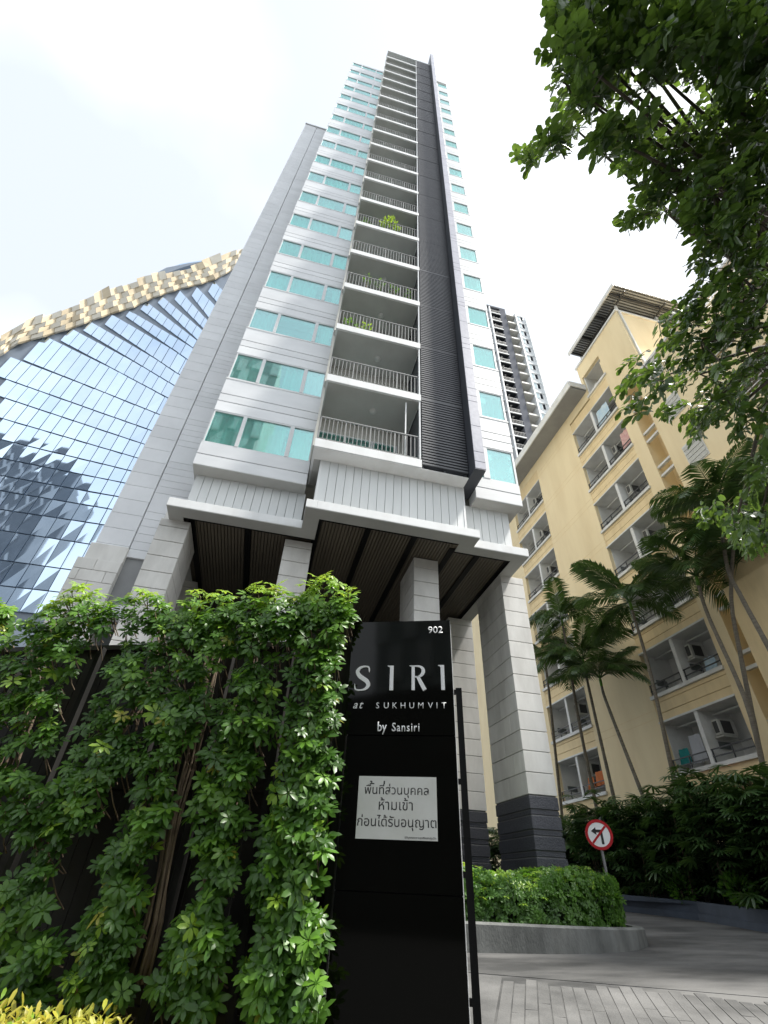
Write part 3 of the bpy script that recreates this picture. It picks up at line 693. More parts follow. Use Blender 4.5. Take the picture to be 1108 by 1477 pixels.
# near wing with stair slot
box('stair_wall', YSP, XA + 0.9, XA + 1.2, 12.2, 13.15, GB, 22.0)
k = 0
for i in range(9):
    z = 2.0 + i * 2.3
    piece('stair_slat', BALW, Yb, XA + 0.05, XA + 0.2, 12.2, 13.15, z, z + 0.12); piece('stair_slat', BALW, Yb, XA + 0.05, XA + 0.2, 12.2, 13.15, z + 0.55, z + 0.67)
box('wing_wall', YEL, XA - 0.1, XA + 10, 10.3, 12.2, GB, 21.9)
box('wing_wall', YEL, XA + 1.3, XA + 10, 4.0, 10.3, GB, 21.9)
for i in range(7):
    z = 2.4 + 2.94 * i
    piece('wing_spandrel', YEL, Yb, XA - 0.1, XA + 0.1, 4.0, 8.7, z - 0.1, z + 1.15); piece('wing_floor', EAVE, Yb, XA + 0.1, XA + 1.3, 4.0, 8.7, z - 0.1, z + 0.02)
    r = MB()
    for h in (1.25, 1.45, 1.65, 1.85): r.box(XA - 0.08, XA - 0.05, 4.0, 8.7, z + h, z + h + 0.03)
    for y in (4.2, 5.6, 7.1, 8.6): r.box(XA - 0.085, XA - 0.045, y, y + 0.04, z + 1.15, z + 1.88)
    r.build('railing', BALW, Yb)
    wf = piece('louvre_window', BALW, Yb, XA - 0.13, XA - 0.1, 10.5, 11.5, z + 0.6, z + 1.9)
    for j in range(5): piece('louvre_blade', ACW, wf, XA - 0.16, XA - 0.13, 10.54, 11.46, z + 0.66 + j * 0.24, z + 0.84 + j * 0.24)
box('wing_pier', YEL, XA - 0.1, XA + 1.3, 8.7, 10.3, GB, 21.9)
box('wing_coping', BALW, XA - 0.2, XA + 0.3, 4.0, 12.25, 21.9, 22.08)
box('bay_wall', YSP, XA - 0.9, XA - 0.1, 9.0, 11.9, 5.2, 9.0); box('bay_wall', YSP, XA - 0.55, XA - 0.1, 8.8, 12.0, 9.0, 13.6)
# things hung on the balconies
cl = mat('blue_cloth', (0.45, 0.62, 0.75), 0.9, (0.65, 0.75, 0.8), 2); oc = mat('orange_cloth', (0.55, 0.16, 0.05), 0.9); gc = mat('grey_cloth', (0.45, 0.46, 0.5), 0.9); tcl = mat('teal_cloth', (0.02, 0.25, 0.25), 0.9); pk = mat('pink_cloth', (0.6, 0.3, 0.3), 0.9, (0.7, 0.5, 0.45), 9)
def cloth(name, x, y0, y1, z0, z1, m_, label):
    m = MB(); n = 8; vs = []
    for i in range(n + 1):
        yy = y0 + (y1 - y0) * i / n
        for j in range(4):
            z = z1 + (z0 - z1) * j / 3; vs.append((x + 0.03 * sin(i * 1.7 + j), yy + 0.02 * j * sin(i), z + (0.03 * sin(i * 2.1) if j == 3 else 0)))
    m.add(vs, [(i * 4 + j, i * 4 + 4 + j, i * 4 + 5 + j, i * 4 + 1 + j) for i in range(n) for j in range(3)])
    k = len(m.v); m.add([(v[0] + 0.012, v[1], v[2]) for v in vs], [(i * 4 + j, i * 4 + 1 + j, i * 4 + 5 + j, i * 4 + 4 + j) for i in range(n) for j in range(3)])
    m.build(name, m_, None, label, 'laundry', None, 'laundry on the yellow balconies', True)
cloth('towel', 16.12, 14.6, 15.6, SILL[6] + 0.25, SILL[6] + 1.45, cl, 'pale blue towel hung over a railing high on the yellow block')
cloth('towel', 16.14, 14.0, 14.6, SILL[5] + 0.35, SILL[5] + 1.4, pk, 'pink striped towel hung one floor below the pale blue towel')
cloth('towel', 16.2, 22.6, 23.2, SILL[0] + 0.35, SILL[0] + 0.95, oc, 'orange towel on the lowest balcony beside the palm trunks')
cloth('towel', 16.2, 23.4, 23.9, SILL[0] + 0.3, SILL[0] + 0.8, oc, 'smaller rust orange cloth left of the orange towel')
cloth('shirt', 16.3, 16.3, 16.9, SILL[0] + 0.25, SILL[0] + 1.2, gc, 'pale grey shirt drying on the lowest right balcony')
cloth('shirt', 16.3, 17.1, 17.6, SILL[0] + 0.3, SILL[0] + 0.85, tcl, 'teal cloth drying left of the grey shirt')
cloth('shirt', 16.2, 14.3, 14.8, SILL[1] + 0.1, SILL[1] + 0.6, cl, 'light blue cloth over the second floor railing')

# ------------------------------------------------------------------ sign board (plane coordinates s right, h up, o outward)
WR = Vector((0.9285, -0.3714, 0)); WN = Vector((-0.3714, -0.9285, 0)); WP = Vector((1.055, 3.858, 0))
def W(s, h, o=0.0): return WP + WR * s + WN * o + Vector((0, 0, h))
def wbox(m, s0, s1, o0, o1, h0, h1):
    m.hexa([W(s0, h0, o1), W(s1, h0, o1), W(s1, h1, o1), W(s0, h1, o1)], [W(s0, h0, o0), W(s1, h0, o0), W(s1, h1, o0), W(s0, h1, o0)]); return m
sg = thing('sign_board', W(0, -1.5, -0.15), 'tall glossy black sign board with white raised lettering beside the climbing plants', 'sign')
wbox(MB(), -0.43, 0.41, -0.30, -0.02, -1.5, 1.90).build('sign_core', BLACKM, sg)
for h0, h1 in ((-1.5, 0.0), (0.008, 0.96), (0.968, 1.925)): wbox(MB(), -0.455 if h0 > 0.9 else -0.43, 0.415, -0.02, 0.0, h0, h1).build('sign_panel', SIGNB, sg)
wbox(MB(), 0.41, 0.418, -0.30, -0.022, -1.5, 1.92).build('sunlit_edge', FRAME, sg)  # pale strip: sunlight on the side face put into the colour
def letter(poly, name='letter', m_=None, par=None, o=0.012, base=0.001):
    return MB().prism([W(s, h, base) for s, h in poly], WN * (o - base)).build(name, m_ or LETTER, par or sg)
H0, HH = 1.31, 0.205
def glyph(pts, s0, sc): return [(s0 + x * sc, H0 + y * HH) for x, y in pts]
def strip_poly(path, wid):
    L, R = [], []
    for i, (x, y) in enumerate(path):
        x0, y0 = path[max(i - 1, 0)]; x1, y1 = path[min(i + 1, len(path) - 1)]
        tx, ty = x1 - x0, y1 - y0; l = hypot(tx, ty) or 1; nx, ny = -ty / l, tx / l
        L.append((x + nx * wid[i] / 2, y + ny * wid[i] / 2)); R.append((x - nx * wid[i] / 2, y - ny * wid[i] / 2))
    return L, R
def strip_letter(strips, name='letter'):
    m = MB()
    for path, wid in strips:
        L, R = strip_poly(path, wid); n = len(L)
        for i in range(n - 1):
            q = [W(*L[i], 0.001), W(*R[i], 0.001), W(*R[i + 1], 0.001), W(*L[i + 1], 0.001)]
            m.hexa([p + WN * 0.011 for p in q], q)
    return m.build(name, LETTER, sg)
def smooth(p, n=5):
    out = []
    for i in range(len(p) - 1):
        p0, p1, p2, p3 = p[max(i - 1, 0)], p[i], p[i + 1], p[min(i + 2, len(p) - 1)]
        for k in range(n):
            t = k / n
            out.append(tuple(0.5 * ((2 * b) + (-a + c) * t + (2 * a - 5 * b + 4 * c - d) * t * t + (-a + 3 * b - 3 * c + d) * t ** 3) for a, b, c, d in zip(p0, p1, p2, p3)))
    return out + [tuple(p[-1])]
def G3(pts, s0, sc): # (x,y,width) in glyph units
    q = smooth(pts); return ([(s0 + x * sc, H0 + y * HH) for x, y, w_ in q], [max(w_, 0.01) * sc for x, y, w_ in q])
u = HH
strip_letter([G3([(0.60, 0.74, 0.012), (0.595, 0.84, 0.045), (0.565, 0.945, 0.06), (0.42, 0.985, 0.06), (0.22, 0.93, 0.10), (0.11, 0.78, 0.145), (0.19, 0.61, 0.17), (0.36, 0.48, 0.175), (0.53, 0.36, 0.17), (0.585, 0.2, 0.15), (0.47, 0.055, 0.09), (0.27, 0.012, 0.055), (0.09, 0.035, 0.06), (0.045, 0.13, 0.05), (0.03, 0.26, 0.012)], -0.405, u)])
def Ipoly(s0): return [(s0 + x * u, H0 + y * u) for x, y in ((0.10, 0), (0.245, 0), (0.245, 1.0), (0.0, 1.0), (0.0, 0.985), (0.07, 0.955), (0.10, 0.90))]
letter(Ipoly(-0.125)); letter(Ipoly(0.300))
Rs = 0.06
strip_letter([([(Rs + 0.155 * u, H0), (Rs + 0.155 * u, H0 + 0.3 * u), (Rs + 0.155 * u, H0 + u)], [0.13 * u] * 3),
              G3([(0.0, 0.992, 0.012), (0.1, 0.975, 0.045), (0.25, 0.975, 0.05), (0.42, 0.955, 0.075), (0.545, 0.86, 0.125), (0.56, 0.72, 0.14), (0.47, 0.585, 0.10), (0.33, 0.535, 0.055), (0.2, 0.53, 0.05)], Rs, u),
              ([(Rs + 0.33 * u, H0 + 0.56 * u), (Rs + 0.46 * u, H0 + 0.3 * u), (Rs + 0.62 * u, H0)], [0.13 * u, 0.15 * u, 0.16 * u])])
def text(body, s0, h0, size, name, m_, par, width=None, spacing=1.0, shear=0.0, o=0.004, bold=0.0, align='LEFT', sy=1.0, base=0.001):
    cu = bpy.data.curves.new('tmp', 'FONT'); cu.body = body; cu.size = 1.0; cu.space_character = spacing; cu.shear = shear; cu.offset = bold; cu.resolution_u = 3
    ob = bpy.data.objects.new('tmp', cu); COL.objects.link(ob)
    dg_ = bpy.context.evaluated_depsgraph_get(); dg_.update(); me = bpy.data.meshes.new_from_object(ob.evaluated_get(dg_))
    bpy.data.objects.remove(ob); bpy.data.curves.remove(cu)
    xs = [v.co.x for v in me.vertices]; x0, x1 = min(xs), max(xs)
    k = size if width is None else width / (x1 - x0)
    b = BASE[par.name] - Vector((0, 0, EYE))
    for v in me.vertices: v.co = W(s0 + (v.co.x - x0) * k, h0 + v.co.y * (size if width is None else k) * sy, o) - b
    bm = bmesh.new(); bm.from_mesh(me); r = bmesh.ops.extrude_face_region(bm, geom=bm.faces[:])
    bmesh.ops.translate(bm, verts=[g for g in r['geom'] if isinstance(g, bmesh.types.BMVert)], vec=-WN * (o - base)); bmesh.ops.recalc_face_normals(bm, faces=bm.faces); bm.to_mesh(me); bm.free()
    me.materials.clear(); me.materials.append(m_); o_ = bpy.data.objects.new(name, me); return link(o_, par, BASE[par.name])
text('902', 0.222, 1.805, 0.09, 'lettering', LETTER, sg, width=0.128, bold=0.004)
text('at', -0.40, 1.168, 0.06, 'lettering', LETTER, sg, width=0.085, shear=0.35, bold=0.0, spacing=1.2)
sx = -0.21
for ch, wd in zip('SUKHUMVIT', (0.033, 0.040, 0.036, 0.040, 0.040, 0.048, 0.038, 0.010, 0.034)):
    text(ch, sx, 1.168, 0.066, 'letter', LETTER, sg, bold=-0.004); sx += wd + 0.0305
text('by', -0.19, 0.995, 0.06, 'lettering', LETTER, sg, width=0.073, bold=0.008, sy=1.25); text('Sansiri', -0.075, 0.995, 0.06, 'lettering', LETTER, sg, width=0.215, bold=0.008, spacing=1.16, sy=1.25)
nb = thing('notice', W(-0.025, 0.29), 'white paper notice with black Thai writing stuck on the black sign board', 'notice')
wbox(MB(), -0.312, 0.262, 0.0015, 0.004, 0.292, 0.680).build('paper', PAPER, nb)
text('พืนทีส่วนบุคคล', -0.265, 0.565, 0.1, 'lettering', INK, nb, width=0.47, o=0.0052, base=0.0042, bold=0.002)
text('้', -0.228, 0.560, 0.107, 'lettering', INK, nb, o=0.0052, base=0.0042); text('่', -0.126, 0.560, 0.107, 'lettering', INK, nb, o=0.0052, base=0.0042)
text('ห้ามเข้า', -0.155, 0.468, 0.1, 'lettering', INK, nb, width=0.245, o=0.0052, base=0.0042, bold=0.002)
text('ก่อนได้รับอนุญาต', -0.305, 0.368, 0.1, 'lettering', INK, nb, width=0.56, o=0.0052, base=0.0042, bold=0.002)
text('นิติบุคคลอาคารชุดสิริแอทสุขุมวิท', 0.035, 0.302, 0.02, 'lettering', INK, nb, width=0.215, o=0.0052, base=0.0042)
gp = thing('gate_post', W(0.46, -1.5, -0.1), 'slim black square post with brackets right beside the black sign', 'post')
wbox(MB(), 0.436, 0.484, -0.10, -0.05, -1.5, 1.345).build('post', BLACKM, gp)
for h in (1.30, 0.65, 0.1, -0.5): wbox(MB(), 0.419, 0.436, -0.09, -0.06, h, h + 0.035).build('bracket', BLACKM, gp)

# ------------------------------------------------------------------ fence and climbing shrubs
fe = thing('fence', W(-3.4, -1.6, -0.2), 'dark brown boarded fence with slim posts behind the climbing shrubs', 'fence')
s = -7.0; k = 0
while s < -0.50:
    wbox(MB(), s, s + 0.118, -0.33 + random.uniform(0, 0.006), -0.30, -1.6, 1.82).build('board', FENCE, fe); s += 0.125
for h in (1.82, 0.6, -0.7): wbox(MB(), -7.0, -0.47, -0.36, -0.26, h, h + 0.05).build('rail', FENCE, fe)
for s in (-5.5, -4.65, -3.84, -3.02, -2.20, -1.64, -1.06, -0.50): wbox(MB(), s - 0.025, s + 0.025, -0.2, -0.14, -1.6, 1.8).build('post', mat('fence_post', (0.02, 0.02, 0.019), 0.6, (0.032, 0.031, 0.029), 4, spec=0.2), fe)
def leaflet(m, base, d, n, L, Wd, droop=0.25, fold=0.15):
    d = d.normalized(); b = d.cross(n).normalized(); n2 = b.cross(d)
    def pt(t, s_): return base + d * (L * t) - n2 * (droop * L * t * t) + b * (s_ * Wd) + n2 * (abs(s_) * fold * Wd)
    vs = [pt(0.12, 0), pt(0.45, -0.42), pt(0.5, 0), pt(0.45, 0.42), pt(0.8, -0.40), pt(0.82, 0), pt(0.8, 0.40), pt(1, 0)]
    m.add(vs, [(0, 1, 2), (0, 2, 3), (1, 4, 5, 2), (2, 5, 6, 3), (4, 7, 5), (5, 7, 6)])
def whorl_mesh(name, mat_, n=8, L=0.086, Wd=0.036, cone=0.25, droop=0.35):
    m = MB()
    for k in range(n):
        a = 2 * pi * k / n + random.uniform(-.15, .15); e_ = cone + random.uniform(-.2, .2)
        d = Vector((cos(a) * cos(e_), sin(a) * cos(e_), sin(e_))); nn = Vector((-cos(a) * sin(e_), -sin(a) * sin(e_), cos(e_)))
        leaflet(m, Vector((0, 0, 0)), d, nn, L * random.uniform(0.8, 1.15), Wd, droop)
    me = bpy.data.meshes.new(name); me.from_pydata(m.v, [], m.f); me.materials.append(mat_)
    me.polygons.foreach_set('use_smooth', [True] * len(me.polygons)); return me
WH = {mt.name: [whorl_mesh('leaf', mt, random.choice((7, 8, 8)), cone=random.uniform(0.0, 0.4)) for _ in range(4)] for mt in (LEAF, MIDL, LIME, GOLDL)}
def orient(d, spin=None):
    d = Vector(d).normalized(); q = d.to_track_quat('Z', 'Y'); return q @ Quaternion((0, 0, 1), random.random() * 6.28 if spin is None else spin)
def realise(sm, mt, par):
    me = bpy.data.meshes.new('foliage'); b = BASE[par.name] - Vector((0, 0, EYE)); me.from_pydata([Vector(v) - b for v in sm.v], [], sm.f); me.materials.append(mt)
    me.polygons.foreach_set('use_smooth', [True] * len(me.polygons))
    return tag(link(bpy.data.objects.new('foliage', me), par, BASE[par.name]), kind='stuff')
def on_wall(x, y, o):
    q = ray(x, y); t = (WP + WN * o).dot(WN) / q.dot(WN); return q * t
vines = [
 ('climbing shrub at the far left edge of the fence, mostly out of the picture', [(2, 880, 14), (-20, 900, 30), (-40, 960, 40), (-60, 1020, 40), (-80, 1100, 40), (-60, 950, 40)]),
 ('leftmost full climbing shrub with a broad bright green top', [(110, 880, 36), (70, 905, 34), (140, 885, 30), (40, 935, 38), (85, 940, 36), (20, 985, 38), (60, 1000, 30), (20, 1040, 34), (60, 1065, 28), (10, 1105, 26), (-30, 1130, 40), (30, 1130, 14), (-60, 1230, 40)]),
 ('low topped climbing shrub, second from the left, trailing to the bottom left corner', [(205, 882, 32), (235, 892, 20), (215, 925, 36), (190, 965, 38), (205, 1000, 30), (170, 1015, 34), (150, 1065, 40), (175, 1080, 28), (130, 1110, 40), (110, 1155, 40), (60, 1160, 30), (30, 1185, 30), (70, 1200, 30), (60, 1260, 16), (25, 1290, 26), (55, 1310, 20), (20, 1345, 30), (60, 1370, 26), (25, 1400, 34), (40, 1430, 28)]),
 ('middle climbing shrub with bare brown stems showing on its right', [(300, 885, 40), (270, 905, 24), (315, 915, 32), (280, 945, 38), (262, 985, 34), (285, 1015, 24), (240, 1035, 34), (265, 1050, 20), (235, 1080, 26), (215, 1120, 28), (222, 1160, 26), (205, 1195, 26), (190, 1225, 28), (165, 1250, 22), (180, 1290, 30), (155, 1330, 28), (175, 1350, 24), (135, 1365, 26), (150, 1400, 30), (120, 1425, 28), (165, 1425, 22)]),
 ('climbing shrub with a rounded top, second from the black sign', [(385, 880, 42), (355, 900, 28), (410, 900, 28), (375, 935, 36), (360, 985, 24), (370, 1000, 26), (345, 1040, 38), (375, 1050, 24), (335, 1090, 36), (325, 1130, 34), (345, 1110, 22), (310, 1170, 32), (330, 1190, 24), (305, 1225, 30), (318, 1260, 28), (300, 1300, 20), (285, 1340, 32), (310, 1350, 26), (268, 1385, 32), (290, 1400, 26), (255, 1425, 28), (280, 1450, 26)]),
 ('tallest and fullest climbing shrub right beside the black sign', [(470, 868, 40), (440, 880, 30), (500, 880, 22), (455, 915, 40), (490, 915, 26), (450, 960, 36), (480, 965, 30), (450, 1010, 34), (480, 1010, 24), (440, 1055, 36), (470, 1060, 30), (435, 1100, 34), (465, 1110, 26), (425, 1150, 34), (455, 1160, 24), (420, 1200, 38), (450, 1215, 26), (405, 1255, 36), (435, 1265, 28), (385, 1285, 20), (415, 1310, 40), (445, 1330, 22), (405, 1360, 36), (440, 1370, 26), (380, 1405, 30), (415, 1410, 40), (450, 1420, 20), (390, 1450, 36), (430, 1460, 36)])]
for vi, (label, blobs) in enumerate(vines):
    p0 = on_wall(blobs[-1][0], 1440, 0.0)
    t = thing('climbing_shrub', (p0.x, p0.y, -1.5), label, 'shrub', 'climbing shrubs along the fence')
    cnt = 0; ext = {'young_leaf': MB(), 'mid_leaf': MB(), 'mature_leaf': MB(), 'golden_leaf': MB()}; tw = MB()
    for x, y, r in blobs:
        n = int((9 + (r / 6.2) ** 2) * (1.7 if y < 925 else 1))
        for _ in range(n):
            a = random.random() * 6.28; rr = r * sqrt(random.random()) * 1.04
            px, py = x + rr * cos(a), y + rr * sin(a)
            if px > (508 if py < 895 else 490): continue
            out = 0.02 + 0.26 * random.random() * (1 - 0.5 * (rr / r) ** 2)
            p = on_wall(px, py, out)
            topn = (p.z - 2.0) / 0.35 + random.uniform(-.35, .3)
            d = WN * random.uniform(0.45, 1.0) + Vector((0, 0, random.uniform(0.15, 1.0))) + WR * random.uniform(-0.75, 0.75)
            if topn > 0.25: d += Vector((0, 0, 0.6))
            key = 'young_leaf' if topn > 0.38 or random.random() < 0.035 else ('mid_leaf' if topn > 0.0 or random.random() < 0.30 else 'mature_leaf')
            sc = random.uniform(0.58, 1.2)
            if random.random() < 0.012: key = 'golden_leaf'; sc *= .8
            me = random.choice(WH[key]); q_ = orient(d)
            if cnt < 300 and random.random() < 0.7: inst('leaf', me, t, p, q_, sc); cnt += 1
            else:
                mm = q_.to_matrix() * sc; sm = ext[key]; sm.add([mm @ v.co + p for v in me.vertices], [tuple(f_.vertices) for f_ in me.polygons])
            if random.random() < 0.12:
                q = p - WN * (out + 0.1) - Vector((0, 0, random.uniform(0.1, 0.25))); tw.tube([q, (p + q) / 2 + Vector((0, 0, -0.02)), p], 0.005, 4, False)
    for key, mt in (('young_leaf', LIME), ('mid_leaf', MIDL), ('mature_leaf', LEAF), ('golden_leaf', GOLDL)):
        if ext[key].v: realise(ext[key], mt, t)
    # main stems climbing from the ground
    st = MB(); path = sorted(blobs, key=lambda b: -b[1])
    for k in range(4):
        pts = [on_wall(path[0][0] + random.uniform(-15, 15), 1480, -0.08)]
        for b in path[::3]: pts.append(on_wall(b[0] + random.uniform(-14, 14), b[1], -0.08 + random.uniform(-.03, .05)))
        st.tube(pts, [0.018 - 0.011 * i / len(pts) for i in range(len(pts))], 5)
    st.build('stem', STEMB, t, smooth=True); tw.build('twigs', STEMB, t, kind='stuff')
# bundle of bare stems between two shrubs
t = thing('dry_creeper', on_wall(250, 1400, -0.05) * 1.0, 'bundle of bare brown creeper stems between the middle climbing shrubs', 'creeper')
for k in range(9):
    o = random.uniform(-14, 14)
    pts = [on_wall(x + o * f + random.uniform(-3, 3), y, -0.06 + random.uniform(-.03, .04)) for x, y, f in ((200, 1420, 1.2), (222, 1330, .8), (238, 1250, .5), (252, 1180, .7), (270, 1100, .8), (288, 1030, .9), (300, 960, 1.2))]
    MB().tube(pts, [0.013, 0.012, .011, .011, .01, .009, .006], 5).build('stem', STEMB, t, smooth=True)

# golden hedge at the foot of the fence
gh = thing('golden_hedge', W(-3, -1.6, 0.6), 'low golden yellow leaved hedge at the bottom left corner', 'hedge')
def sprig_mesh(name, mat_, L, n):
    m = MB()
    for k in range(n):
        a = 2.4 * k; h = 0.10 * k / n; e_ = 0.5 + 0.5 * k / n
        leaflet(m, Vector((0, 0, h)), Vector((cos(a) * cos(e_), sin(a) * cos(e_), sin(e_))), Vector((-cos(a) * sin(e_), -sin(a) * sin(e_), cos(e_))), L * random.uniform(.7, 1.2), L * 0.34, 0.2)
    me = bpy.data.meshes.new(name); me.from_pydata(m.v, [], m.f); me.materials.append(mat_); return me
SG = [sprig_mesh('leaf', GOLDL, 0.07, 7) for _ in range(3)]; SGL = sprig_mesh('leaf', LIME, 0.07, 7)
for k in range(300):
    s = -random.uniform(1.2, 3.4); o = random.uniform(0.22, 0.85); top_ = -0.65 - 0.05 * random.random() + 0.09 * (o - 0.5) - (0.12 if s > -1.4 else 0)
    inst('leaf', random.choice(SG + [SGL] if random.random() < .5 else SG), gh, W(s, top_ - random.choice((0, 0, .03, .08, .15)), o), orient((random.uniform(-.5, .5), random.uniform(-.7, .2), 1)), random.uniform(0.8, 1.2))
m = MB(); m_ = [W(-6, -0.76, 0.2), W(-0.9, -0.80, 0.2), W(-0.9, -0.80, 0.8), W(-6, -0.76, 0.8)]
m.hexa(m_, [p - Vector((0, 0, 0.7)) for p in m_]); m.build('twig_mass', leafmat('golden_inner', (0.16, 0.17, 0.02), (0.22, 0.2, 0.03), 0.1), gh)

# ------------------------------------------------------------------ planter with hedge
outl = [(2.6, 9.75), (3.84, 9.51), (5.12, 9.35), (5.8, 9.36), (6.35, 9.45), (6.95, 9.72), (7.4, 10.08), (7.7, 10.5), (7.95, 11.1), (8.0, 11.8), (7.8, 12.5), (7.3, 13.2), (6.6, 13.6), (2.6, 13.6)]
def inset(poly, d):
    c = Vector((5.2, 11.6)); out = []
    n = len(poly)
    for i in range(n):
        a, b, e_ = Vector(poly[i - 1]), Vector(poly[i]), Vector(poly[(i + 1) % n])
        t = (e_ - a).normalized(); nn = Vector((-t.y, t.x)); out.append(tuple(b + nn * d))
    return out
pn = thing('planter', (5.3, 11.5, -0.7), 'low curved concrete planter kerb round the hedge beside the driveway', 'planter')
inn = inset(outl, 0.2); inn1 = inset(outl, 0.03); n = len(outl); m = MB(); vs = []
ZT = -0.30
for ring, z in ((outl, -0.95), (outl, ZT - 0.03), (inn1, ZT), (inn, ZT), (inn, -0.6)): vs += [(x, y, z) for x, y in ring]
m.add(vs, [(k * n + i, k * n + (i + 1) % n, (k + 1) * n + (i + 1) % n, (k + 1) * n + i) for k in range(4) for i in range(n)])
m.build('kerb', CURB, pn)
m = MB(); m.add([(x, y, -0.42) for x, y in inn], [tuple(range(n))]); m.build('soil', SOIL, pn)
hd = thing('hedge', (5.3, 10.8, -0.42), 'clipped green hedge of small glossy leaves in the curved planter', 'hedge')
HW = [whorl_mesh('leaf', HEDL, 7, 0.09, 0.042) for _ in range(3)]; HWY = [whorl_mesh('leaf', LIME, 7, 0.075, 0.034) for _ in range(2)]; HWD = [whorl_mesh('leaf', LEAF, 7, 0.075, 0.034) for _ in range(2)]
hin = inset(outl, 0.30)
def hpoint():
    while True:
        x, y = random.uniform(2.6, 8.0), random.uniform(9.4, 11.6)
        ins = False; j = n - 1
        for i in range(n):
            (xi, yi), (xj, yj) = hin[i], hin[j]
            if (yi > y) != (yj > y) and x < (xj - xi) * (y - yi) / (yj - yi) + xi: ins = not ins
            j = i
        if not ins: continue
        dist = min((Vector((x, y)) - Vector(p)).length for p in hin_d)
        return x, y, dist
hin_d = []
for i in range(n):
    a, b = Vector(hin[i]), Vector(hin[(i + 1) % n])
    for k in range(14): hin_d.append(a.lerp(b, k / 14))
stuffm = {'hedge_leaf': MB(), 'young_leaf': MB(), 'mature_leaf': MB()}
def htop(x, y, dist): 
    base = 0.44 + 0.05 * sin(x * 2.3) + 0.04 * sin(x * 5.1 + y * 3) + max(0, x - 5.5) * 0.05
    return base - 1.3 * max(0, 0.42 - dist) ** 1.5 - (max(0, x - 7.6)) * 0.3
for k in range(2600):
    x, y, dist = hpoint()
    if k % 2 == 0:      # top skin
        zt = htop(x, y, dist); z = zt - random.uniform(0, 0.12); d = (random.uniform(-.5, .5), random.uniform(-.6, .3), 1.0)
    else:               # side skin
        for _ in range(60):
            if dist < 0.14: break
            x, y, dist = hpoint()
        zt = htop(x, y, dist + .2); z = random.uniform(-0.42, zt); c = Vector((x - 5.3, y - 11.4, 0)).normalized(); d = (c.x + random.uniform(-.5, .5), c.y - 0.4 + random.uniform(-.4, .3), random.uniform(-0.1, 0.8))
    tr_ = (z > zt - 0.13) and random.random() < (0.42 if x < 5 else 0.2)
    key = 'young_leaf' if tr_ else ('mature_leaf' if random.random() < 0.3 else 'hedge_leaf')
    lst = {'young_leaf': HWY, 'mature_leaf': HWD, 'hedge_leaf': HW}[key]; me = random.choice(lst); q = orient(d); sc = random.uniform(0.8, 1.3)
    if k < 300: inst('leaf', me, hd, (x, y, z), q, sc)
    else:
        mm = q.to_matrix() * sc; b = Vector((x, y, z)); sm = stuffm[key]
        sm.add([mm @ v.co + b for v in me.vertices], [tuple(p.vertices) for p in me.polygons])
for key, mt in (('hedge_leaf', HEDL), ('young_leaf', LIME), ('mature_leaf', LEAF)):
    sm = stuffm[key]; me = bpy.data.meshes.new('foliage'); b = BASE[hd.name] - Vector((0, 0, EYE)); me.from_pydata([Vector(v) - b for v in sm.v], [], sm.f); me.materials.append(mt)
    tag(link(bpy.data.objects.new('foliage', me), hd, BASE[hd.name]), kind='stuff')
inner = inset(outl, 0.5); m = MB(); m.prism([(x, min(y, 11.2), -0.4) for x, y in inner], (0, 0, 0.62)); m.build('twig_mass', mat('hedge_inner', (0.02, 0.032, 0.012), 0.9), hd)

# ------------------------------------------------------------------ road sign
c = onY(864, 1204, 11.9); fdir = Vector((-0.50, -0.865, 0)).normalized(); sdir = Vector((-fdir.y, fdir.x, 0)) * -1
if sdir.x < 0: sdir = -sdir
rs = thing('road_sign', (c.x, c.y, -0.5), 'round no left turn sign with red border on a thin grey pole behind the hedge', 'sign')
MB().tube([(c.x, c.y, -0.6), (c.x, c.y, c.z + 0.2)], 0.028, 8).build('pole', RAIL, rs)
def disc(rad, o0, o1, nm, mt, ri=None):
    m = MB(); k = 40; vs = []
    for o_ in (o0, o1):
        for j in range(k): a = 2 * pi * j / k; vs.append(c + fdir * o_ + sdir * rad * cos(a) + Vector((0, 0, rad * sin(a))))
    if ri is None:
        m.add(vs, [tuple(range(k)), tuple(range(2 * k - 1, k - 1, -1))] + [(j, (j + 1) % k, k + (j + 1) % k, k + j) for j in range(k)])
    else:
        for o_ in (o0, o1):
            for j in range(k): a = 2 * pi * j / k; vs.append(c + fdir * o_ + sdir * ri * cos(a) + Vector((0, 0, ri * sin(a))))
        m.add(vs, [f for j in range(k) for f in ((j, (j + 1) % k, k + (j + 1) % k, k + j), (2 * k + j, 3 * k + j, 3 * k + (j + 1) % k, 2 * k + (j + 1) % k), (k + j, k + (j + 1) % k, 3 * k + (j + 1) % k, 3 * k + j), (j, 2 * k + j, 2 * k + (j + 1) % k, (j + 1) % k))])
    m.build(nm, mt, rs)
RS = 0.30
disc(RS, 0.03, 0.038, 'sign_plate', LETTER); disc(RS * 1.0, 0.038, 0.044, 'red_border', RED, RS * 0.80)
def spoly(pts, nm, mt, o0=0.039, o1=0.043): MB().prism([c + fdir * o0 + sdir * (x * RS) + Vector((0, 0, y * RS)) for x, y in pts], fdir * (o1 - o0)).build(nm, mt, rs)
spoly([(0.10, -0.62), (0.27, -0.62), (0.27, 0.32), (-0.18, 0.32), (-0.18, 0.48), (-0.55, 0.22), (-0.18, -0.02), (-0.18, 0.14), (0.10, 0.14)], 'arrow', INK)
spoly([(-0.60, -0.50), (-0.50, -0.60), (0.60, 0.50), (0.50, 0.60)], 'slash', RED, 0.0435, 0.047)

